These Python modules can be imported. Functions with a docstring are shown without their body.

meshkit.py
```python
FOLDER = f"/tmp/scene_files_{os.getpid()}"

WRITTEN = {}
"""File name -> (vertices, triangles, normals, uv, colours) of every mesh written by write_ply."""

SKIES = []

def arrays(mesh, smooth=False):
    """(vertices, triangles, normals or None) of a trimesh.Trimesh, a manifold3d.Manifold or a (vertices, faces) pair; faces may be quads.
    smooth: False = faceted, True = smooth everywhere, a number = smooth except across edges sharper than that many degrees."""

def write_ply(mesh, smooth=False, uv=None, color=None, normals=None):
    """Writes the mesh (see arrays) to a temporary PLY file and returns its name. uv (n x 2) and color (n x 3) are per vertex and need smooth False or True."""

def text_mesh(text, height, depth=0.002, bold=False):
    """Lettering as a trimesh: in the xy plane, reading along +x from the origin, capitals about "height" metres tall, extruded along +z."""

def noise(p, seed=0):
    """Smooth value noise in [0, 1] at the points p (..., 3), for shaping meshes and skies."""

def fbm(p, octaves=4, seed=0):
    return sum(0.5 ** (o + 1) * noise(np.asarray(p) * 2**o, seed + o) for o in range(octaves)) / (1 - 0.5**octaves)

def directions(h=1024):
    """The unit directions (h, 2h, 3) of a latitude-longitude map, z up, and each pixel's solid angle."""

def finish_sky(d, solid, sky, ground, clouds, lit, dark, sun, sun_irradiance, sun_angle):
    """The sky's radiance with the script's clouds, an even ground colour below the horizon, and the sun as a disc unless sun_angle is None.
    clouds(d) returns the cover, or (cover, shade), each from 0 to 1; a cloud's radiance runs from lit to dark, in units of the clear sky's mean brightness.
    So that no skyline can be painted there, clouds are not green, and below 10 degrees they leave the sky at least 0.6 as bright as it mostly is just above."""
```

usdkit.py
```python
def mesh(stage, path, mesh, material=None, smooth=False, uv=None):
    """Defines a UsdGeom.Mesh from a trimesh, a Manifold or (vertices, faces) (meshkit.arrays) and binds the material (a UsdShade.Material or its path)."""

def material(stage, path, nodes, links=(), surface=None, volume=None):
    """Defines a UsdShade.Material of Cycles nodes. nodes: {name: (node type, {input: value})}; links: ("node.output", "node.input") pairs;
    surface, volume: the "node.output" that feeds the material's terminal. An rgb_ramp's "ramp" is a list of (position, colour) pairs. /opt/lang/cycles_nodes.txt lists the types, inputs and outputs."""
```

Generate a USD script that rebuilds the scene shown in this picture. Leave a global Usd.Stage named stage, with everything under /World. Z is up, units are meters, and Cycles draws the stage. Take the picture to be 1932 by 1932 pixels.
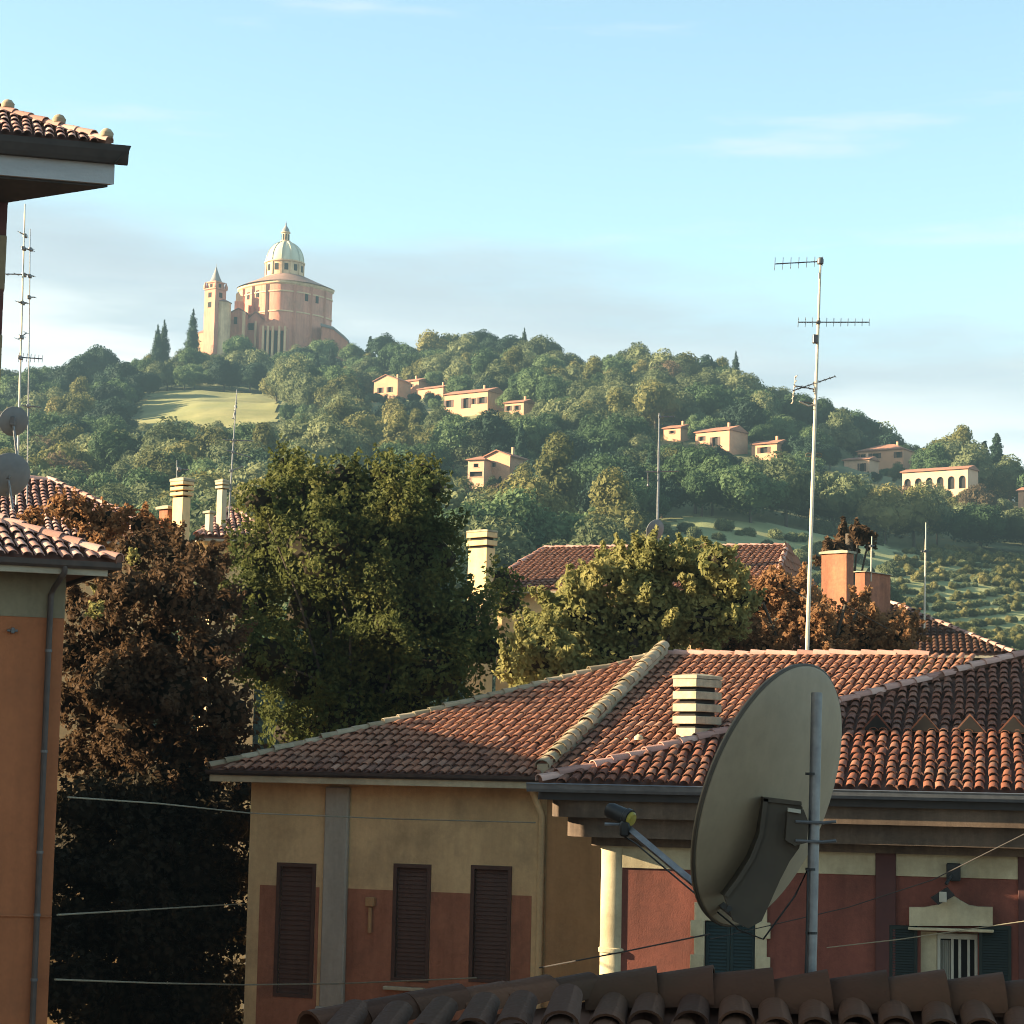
import math, random
import numpy as np, trimesh, usdkit, meshkit
from shapely.geometry import Polygon, Point
from pxr import Usd, UsdGeom, UsdLux, UsdShade, Gf, Sdf, Vt

random.seed(7)
RNG = np.random.default_rng(7)
stage = Usd.Stage.CreateInMemory()
UsdGeom.SetStageUpAxis(stage, 'Z')
UsdGeom.SetStageMetersPerUnit(stage, 1.0)
UsdGeom.Xform.Define(stage, '/World')
UsdGeom.Scope.Define(stage, '/World/Looks')

# ------------------------------------------------------------------ camera
HALF = 966.0                       # the photograph measured on a 1932 x 1932 grid
FOCAL = HALF / math.tan(math.radians(12.5))
PITCH, ROLL = math.radians(6.45), math.radians(1.2)
CAM = np.array([0.0, 0.0, 12.0])
FW = np.array([0, math.cos(PITCH), math.sin(PITCH)])
_u0 = np.array([0, -math.sin(PITCH), math.cos(PITCH)])
RT = math.cos(ROLL) * np.array([1.0, 0, 0]) + math.sin(ROLL) * _u0
UP = -math.sin(ROLL) * np.array([1.0, 0, 0]) + math.cos(ROLL) * _u0
cam = UsdGeom.Camera.Define(stage, '/World/camera')
cam.CreateHorizontalApertureAttr(36.0)
cam.CreateVerticalApertureAttr(36.0)
cam.CreateFocalLengthAttr(18.0 / math.tan(math.radians(12.5)))
cam.CreateClippingRangeAttr(Gf.Vec2f(0.1, 20000.0))
EXPOSURE = 2.3
cam.CreateExposureAttr(EXPOSURE)
_m = Gf.Matrix4d(*RT, 0, *UP, 0, *(-FW), 0, *CAM, 1)
cam.AddTransformOp().Set(_m)

# ------------------------------------------------------------------ sun and sky
SUN_EL, SUN_BETA = math.radians(18.0), math.radians(-1.0)
SUN = np.array([-math.cos(SUN_EL) * math.cos(SUN_BETA), math.cos(SUN_EL) * math.sin(SUN_BETA), math.sin(SUN_EL)])
sun = UsdLux.DistantLight.Define(stage, '/World/sun')
sun.CreateNormalizeAttr(True)
sun.CreateIntensityAttr(1.25)
sun.CreateAngleAttr(0.5)
sun.CreateColorAttr(Gf.Vec3f(1.0, 0.80, 0.54))
_z = SUN
_x = np.cross([0, 0, 1], _z); _x /= np.linalg.norm(_x)
_y = np.cross(_z, _x)
sun.AddTransformOp().Set(Gf.Matrix4d(*_x, 0, *_y, 0, *_z, 0, 0, 0, 60, 1))

sky = UsdLux.DomeLight.Define(stage, '/World/sky')
sky.GetPrim().SetCustomDataByKey('kind', 'structure')
sky.GetPrim().SetCustomDataByKey('label', 'pale blue sky with a low bank of grey cloud behind the hill')
sky.GetPrim().SetCustomDataByKey('category', 'sky')
SKY_STRENGTH = 0.057
sky_mat = usdkit.material(stage, '/World/Looks/sky_air', {
    'tc': ('texture_coordinate', {}),
    'sk': ('sky_texture', {'sky_type': 'single_scattering', 'sun_disc': False, 'sun_elevation': SUN_EL,
                           'sun_rotation': math.atan2(SUN[0], SUN[1]), 'altitude': 100.0,
                           'air_density': 1.0, 'aerosol_density': 1.3, 'ozone_density': 1.0}),
    'gain': ('mix_color', {'blend_type': 'multiply', 'fac': 1.0, 'b': (1.10, 1.21, 1.08), 'use_clamp': False}),
    'sep': ('separate_xyz', {}),
    'tilt': ('math', {'math_type': 'multiply_add', 'value2': 0.105}),        # z + 0.105 x
    'map': ('mapping', {'mapping_type': 'point', 'scale': (3.2, 3.2, 16.0)}),
    'n1': ('noise_texture', {'scale': 1.6, 'detail': 6.0, 'roughness': 0.55}),
    'edge': ('math', {'math_type': 'multiply_add', 'value2': 0.085}),       # noise*.085 + tilt
    'bank': ('map_range', {'range_type': 'smoothstep', 'from_min': 0.275, 'from_max': 0.235, 'to_min': 0.0, 'to_max': 1.0, 'clamp': True}),
    'map2': ('mapping', {'mapping_type': 'point', 'location': (0.3, 1.7, 0.4), 'scale': (5.0, 5.0, 38.0)}),
    'n2': ('noise_texture', {'scale': 1.3, 'detail': 5.0, 'roughness': 0.55}),
    'wisp': ('map_range', {'range_type': 'smoothstep', 'from_min': 0.57, 'from_max': 0.76, 'to_min': 0.0, 'to_max': 0.6, 'clamp': True}),
    'col': ('rgb_ramp', {'ramp': [(0.30, (1.92, 2.26, 2.50)), (0.52, (2.10, 2.48, 2.70)), (0.64, (2.4, 2.75, 2.85)), (0.78, (2.9, 3.15, 3.15))]}),
    'low': ('map_range', {'range_type': 'smoothstep', 'from_min': 0.200, 'from_max': 0.160, 'to_min': 0.0, 'to_max': 1.0, 'clamp': True}),
    'n3': ('noise_texture', {'scale': 0.9, 'detail': 4.0}), 'pt': ('map_range', {'range_type': 'smoothstep', 'from_min': 0.38, 'from_max': 0.56, 'to_min': 0.0, 'to_max': 0.9, 'clamp': True}),
    'lp': ('math', {'math_type': 'multiply'}), 'm3': ('mix_color', {'blend_type': 'mix', 'b': (3.75, 3.9, 3.8), 'use_clamp': False}),
    'bfac': ('math', {'math_type': 'multiply', 'value2': 0.92}),
    'm1': ('mix_color', {'blend_type': 'mix', 'use_clamp': False}),
    'm2': ('mix_color', {'blend_type': 'mix', 'b': (2.9, 3.3, 3.5), 'use_clamp': False}),
    'bg': ('background_shader', {'strength': SKY_STRENGTH}),
}, [('sk.color', 'gain.a'), ('tc.generated', 'sep.vector'), ('sep.x', 'tilt.value1'), ('sep.z', 'tilt.value3'),
    ('tc.generated', 'map.vector'), ('map.vector', 'n1.vector'), ('n1.fac', 'edge.value1'), ('tilt.value', 'edge.value3'),
    ('edge.value', 'bank.value'), ('tc.generated', 'map2.vector'), ('map2.vector', 'n2.vector'), ('n2.fac', 'wisp.value'),
    ('tilt.value', 'low.value'), ('map2.vector', 'n3.vector'), ('n3.fac', 'pt.value'), ('low.result', 'lp.value1'), ('pt.result', 'lp.value2'), ('lp.value', 'm3.fac'), ('col.color', 'm3.a'), ('n2.fac', 'col.fac'), ('bank.result', 'bfac.value1'), ('bfac.value', 'm1.fac'), ('gain.result', 'm1.a'), ('m3.result', 'm1.b'),
    ('wisp.result', 'm2.fac'), ('m1.result', 'm2.a'), ('m2.result', 'bg.color')], surface='bg.background')
UsdShade.MaterialBindingAPI.Apply(sky.GetPrim()).Bind(sky_mat)

# ------------------------------------------------------------------ picture <-> place
def ray(px, py):
    return FW + (px - HALF) / FOCAL * RT + (HALF - py) / FOCAL * UP
def pix(px, py, Y):
    d = ray(px, py)
    return CAM + d * (Y / d[1])
def proj(p):
    d = np.asarray(p, float) - CAM
    w = d @ FW
    return np.stack([HALF + FOCAL * (d @ RT) / w, HALF - FOCAL * (d @ UP) / w], -1)
class Frame:
    """A place on the ground and a heading: local x along the front, y inward, z up."""
    def __init__(self, loc, phi_deg):
        self.loc = np.array(loc, float); self.phi = math.radians(phi_deg)
        c, s = math.cos(self.phi), math.sin(self.phi)
        self.R = np.array([[c, s, 0], [-s, c, 0], [0, 0, 1.0]])      # columns: u, n, z in the world
    def world(self, p): return self.loc + np.asarray(p, float) @ self.R.T
    def local(self, p): return (np.asarray(p, float) - self.loc) @ self.R
    def on(self, px, py, ly=0.0):
        o, d = self.local(CAM), self.R.T @ ray(px, py)
        p = o + d * ((ly - o[1]) / d[1])
        return p[0], p[2]

# ------------------------------------------------------------------ objects
_count = {}
def path_of(name, parent):
    base = str(parent.GetPath()) if parent is not None else '/World'
    k = _count.get((base, name), 0); _count[(base, name)] = k + 1
    return f'{base}/{name}' if k == 0 else f'{base}/{name}_{k:03d}'
def tag(prim, label=None, category=None, group=None, kind=None):
    for k, v in (('label', label), ('category', category), ('group', group), ('kind', kind)):
        if v: prim.SetCustomDataByKey(k, v)
    return prim
def thing(name, label, category, frame=None, group=None, kind=None):
    x = UsdGeom.Xform.Define(stage, path_of(name, None))
    if frame is not None:
        x.AddTranslateOp().Set(Gf.Vec3d(*map(float, frame.loc)))
        x.AddRotateZOp().Set(-math.degrees(frame.phi))
    return tag(x.GetPrim(), label, category, group, kind)
def obj(name, m, mat, parent=None, smooth=False, label=None, kind=None, category=None, group=None):
    if isinstance(m, list): m = cat(m)
    p = usdkit.mesh(stage, path_of(name, parent), m, mat, smooth).GetPrim()
    return tag(p, label, category, group, kind)

# ------------------------------------------------------------------ mesh code
def cat(ms):
    vs, fs, n = [], [], 0
    for m in ms:
        if isinstance(m, trimesh.Trimesh): m = (np.array(m.vertices), np.array(m.faces))
        v, f = np.asarray(m[0], float), np.asarray(m[1], int)
        if f.shape[1] == 4: f = np.vstack([f[:, [0, 1, 2]], f[:, [0, 2, 3]]])
        vs.append(v); fs.append(f + n); n += len(v)
    return np.vstack(vs), np.vstack(fs)
_BF = np.array([[0, 2, 1], [1, 2, 3], [4, 5, 6], [5, 7, 6], [0, 1, 4], [1, 5, 4], [2, 6, 3], [3, 6, 7], [0, 4, 2], [2, 4, 6], [1, 3, 5], [3, 7, 5]])
def box(x0, x1, y0, y1, z0, z1):
    v = np.array([[x, y, z] for z in (z0, z1) for y in (y0, y1) for x in (x0, x1)], float)
    return v, _BF
def cbox(x0, x1, y0, y1, z0, z1, b=0.015):
    """a box with chamfered edges"""
    pts = []
    for x, sx in ((x0, 1), (x1, -1)):
        for y, sy in ((y0, 1), (y1, -1)):
            for z, sz in ((z0, 1), (z1, -1)):
                pts += [(x, y + sy * b, z + sz * b), (x + sx * b, y, z + sz * b), (x + sx * b, y + sy * b, z)]
    h = trimesh.convex.convex_hull(np.array(pts))
    return np.array(h.vertices), np.array(h.faces)
def hull(pts):
    h = trimesh.convex.convex_hull(np.array(pts, float))
    return np.array(h.vertices), np.array(h.faces)
def orient(d):
    d = np.asarray(d, float) / np.linalg.norm(d)
    a = np.cross(d, [0, 0, 1.0] if abs(d[2]) < .9 else [1.0, 0, 0]); a /= np.linalg.norm(a)
    return a, np.cross(d, a), d
def tube(pts, r, n=8, cap=True):
    pts = np.asarray(pts, float); r = np.broadcast_to(r, (len(pts),))
    t = np.gradient(pts, axis=0); ang = np.arange(n) / n * 2 * np.pi
    a0, b0, _ = orient(t[0]); rows = []
    for p, d, q in zip(pts, t, r):
        d = d / np.linalg.norm(d)
        a0 = a0 - d * (a0 @ d); a0 /= np.linalg.norm(a0); b0 = np.cross(d, a0)
        rows.append(p + q * (np.cos(ang)[:, None] * a0 + np.sin(ang)[:, None] * b0))
    v = np.vstack(rows); f = []
    for i in range(len(pts) - 1):
        for k in range(n):
            a, b = i * n + k, i * n + (k + 1) % n
            f += [[a, b, b + n], [a, b + n, a + n]]
    if cap:
        m = len(v); v = np.vstack([v, pts[0], pts[-1]])
        for k in range(n):
            f += [[(k + 1) % n, k, m], [(len(pts) - 1) * n + k, (len(pts) - 1) * n + (k + 1) % n, m + 1]]
    return v, np.array(f)
def lathe(prof, n=24, c=(0, 0, 0), plan=None):
    """prof: (radius, z) from the bottom up; plan(angle) scales the radius round the axis."""
    prof = np.array(prof, float); ang = np.arange(n) / n * 2 * np.pi
    s = np.array([plan(a) for a in ang]) if plan else np.ones(n)
    v = np.vstack([np.stack([r * s * np.cos(ang), r * s * np.sin(ang), np.full(n, z)], 1) for r, z in prof]) + np.array(c)
    f = []
    for i in range(len(prof) - 1):
        for k in range(n):
            a, b = i * n + k, i * n + (k + 1) % n
            f += [[a, b, b + n], [a, b + n, a + n]]
    return v, np.array(f)
def prism(poly, h0, h1, axis='z', holes=()):
    """extrudes a polygon: axis 'z' xy polygon, 'y' xz polygon, 'x' yz polygon"""
    m = trimesh.creation.extrude_polygon(Polygon(poly, holes).buffer(0), h1 - h0, engine='earcut')
    v = np.array(m.vertices); v[:, 2] += h0; f = np.array(m.faces)
    if axis == 'y': v = v[:, [0, 2, 1]]; f = f[:, ::-1]
    if axis == 'x': v = v[:, [2, 0, 1]]
    return v, f
def rect(x0, x1, z0, z1): return [(x0, z0), (x1, z0), (x1, z1), (x0, z1)]
def xf(m, M, t=(0, 0, 0)):
    v, f = (m.vertices, m.faces) if isinstance(m, trimesh.Trimesh) else m
    return np.asarray(v) @ np.asarray(M).T + np.asarray(t), f
def rotz(a): c, s = math.cos(a), math.sin(a); return np.array([[c, -s, 0], [s, c, 0], [0, 0, 1.0]])

# ------------------------------------------------------------------ materials
def mat(name, c1, c2=None, scale=2.0, rough=0.85, bump=0.0, bscale=25.0, detail=5.0, spread=(0.35, 0.68), stain=None, stscale=0.6, metal=0.0, spec=0.25, squash=(1, 1, 1), streak=0.0):
    """a worn surface: two tones over noise, an optional stain on larger noise, and fine relief"""
    c2 = c2 or tuple(x * 0.8 for x in c1)
    n = {'g': ('geometry', {}), 'mp': ('mapping', {'mapping_type': 'point', 'scale': squash}),
         'n': ('noise_texture', {'scale': scale, 'detail': detail, 'roughness': 0.6}),
         'r': ('rgb_ramp', {'ramp': [(spread[0], c1), (spread[1], c2)]}),
         'p': ('principled_bsdf', {'roughness': rough, 'metallic': metal, 'specular_ior_level': spec})}
    l = [('g.position', 'mp.vector'), ('mp.vector', 'n.vector'), ('n.fac', 'r.fac')]
    out = 'r.color'
    if stain:
        n['n2'] = ('noise_texture', {'scale': stscale, 'detail': 7.0, 'roughness': 0.65})
        n['f'] = ('map_range', {'from_min': 0.52, 'from_max': 0.72, 'to_min': 0.0, 'to_max': 0.75, 'clamp': True})
        n['mx'] = ('mix_color', {'b': stain})
        l += [('mp.vector', 'n2.vector'), ('n2.fac', 'f.value'), ('f.result', 'mx.fac'), ('r.color', 'mx.a')]
        out = 'mx.result'
    if streak:
        n['mps'] = ('mapping', {'mapping_type': 'point', 'scale': (1.2, 1.2, 0.14)}); n['ns'] = ('noise_texture', {'scale': 1.0, 'detail': 7.0, 'roughness': 0.7})
        n['rs'] = ('map_range', {'from_min': 0.40, 'from_max': 0.66, 'to_min': 1.0, 'to_max': 1.0 - streak, 'clamp': True})
        n['nb'] = ('noise_texture', {'scale': 9.0, 'detail': 6.0, 'roughness': 0.75}); n['rb'] = ('map_range', {'from_min': 0.3, 'from_max': 0.7, 'to_min': 1.0 + streak * .4, 'to_max': 1.0 - streak * .4})
        n['mm'] = ('math', {'math_type': 'multiply'}); n['cs'] = ('mix_color', {'blend_type': 'multiply', 'fac': 1.0, 'use_clamp': False}); n['cx'] = ('combine_xyz', {})
        l += [('g.position', 'mps.vector'), ('mps.vector', 'ns.vector'), ('ns.fac', 'rs.value'), ('g.position', 'nb.vector'), ('nb.fac', 'rb.value'), ('rs.result', 'mm.value1'), ('rb.result', 'mm.value2'),
              ('mm.value', 'cx.x'), ('mm.value', 'cx.y'), ('mm.value', 'cx.z'), (out, 'cs.a'), ('cx.vector', 'cs.b')]
        out = 'cs.result'
    l.append((out, 'p.base_color'))
    if bump:
        n['n3'] = ('noise_texture', {'scale': bscale, 'detail': 4.0, 'roughness': 0.6})
        n['b'] = ('bump', {'strength': bump, 'distance': 0.02})
        l += [('g.position', 'n3.vector'), ('n3.fac', 'b.height'), ('b.normal', 'p.normal')]
    return usdkit.material(stage, f'/World/Looks/{name}', n, l, surface='p.BSDF')
def tile_mat(name, tones, moss=(0.10, 0.078, 0.055), mossy=0.5):
    """fired clay: every tile of its own tone, weathered in patches"""
    n = {'g': ('geometry', {}), 'o': ('object_info', {}), 's': ('math', {'math_type': 'add'}), 'fr': ('math', {'math_type': 'fraction'}),
         'r': ('rgb_ramp', {'ramp': tones}),
         'n': ('noise_texture', {'scale': 1.1, 'detail': 7.0, 'roughness': 0.68}),
         'f': ('map_range', {'from_min': 0.48, 'from_max': 0.72, 'to_min': 0.0, 'to_max': mossy, 'clamp': True}),
         'mx': ('mix_color', {'b': moss}),
         'n3': ('noise_texture', {'scale': 45.0, 'detail': 3.0}), 'b': ('bump', {'strength': 0.4, 'distance': 0.01}),
         'p': ('principled_bsdf', {'roughness': 0.88, 'specular_ior_level': 0.2})}
    return usdkit.material(stage, f'/World/Looks/{name}', n, [
        ('g.random_per_island', 's.value1'), ('o.random', 's.value2'), ('s.value', 'fr.value1'), ('fr.value', 'r.fac'),
        ('g.position', 'n.vector'), ('n.fac', 'f.value'), ('f.result', 'mx.fac'), ('r.color', 'mx.a'), ('mx.result', 'p.base_color'),
        ('g.position', 'n3.vector'), ('n3.fac', 'b.height'), ('b.normal', 'p.normal')], surface='p.BSDF')
def leaf_mat(name, tones, per_tree=0.0, trans=0.3):
    n = {'g': ('geometry', {}), 'o': ('object_info', {}), 'r': ('rgb_ramp', {'ramp': tones}),
         'n': ('noise_texture', {'scale': 0.55, 'detail': 3.0}), 'sm': ('math', {'math_type': 'multiply_add', 'value2': 0.55}),
         'nm': ('math', {'math_type': 'multiply_add', 'value2': 0.9, 'value3': -0.22}),
         'hs': ('hsv', {'saturation': 1.0, 'fac': 1.0}),
         'hv': ('map_range', {'from_min': 0.0, 'from_max': 1.0, 'to_min': 1.0 - per_tree, 'to_max': 1.0 + per_tree}),
         'hh': ('map_range', {'from_min': 0.0, 'from_max': 1.0, 'to_min': 0.5 + 0.03 * per_tree, 'to_max': 0.5 - 0.07 * per_tree}),
         'd': ('principled_bsdf', {'roughness': 0.8, 'specular_ior_level': 0.12}), 't': ('translucent_bsdf', {}),
         'm': ('mix_closure', {'fac': trans})}
    return usdkit.material(stage, f'/World/Looks/{name}', n, [
        ('g.position', 'n.vector'), ('n.fac', 'nm.value1'), ('g.random_per_island', 'sm.value1'), ('nm.value', 'sm.value3'), ('sm.value', 'r.fac'),
        ('r.color', 'hs.color'), ('o.random', 'hv.value'), ('hv.result', 'hs.value'), ('o.random', 'hh.value'), ('hh.result', 'hs.hue'),
        ('hs.color', 'd.base_color'), ('hs.color', 't.color'), ('d.BSDF', 'm.closure1'), ('t.BSDF', 'm.closure2')], surface='m.closure')

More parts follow.
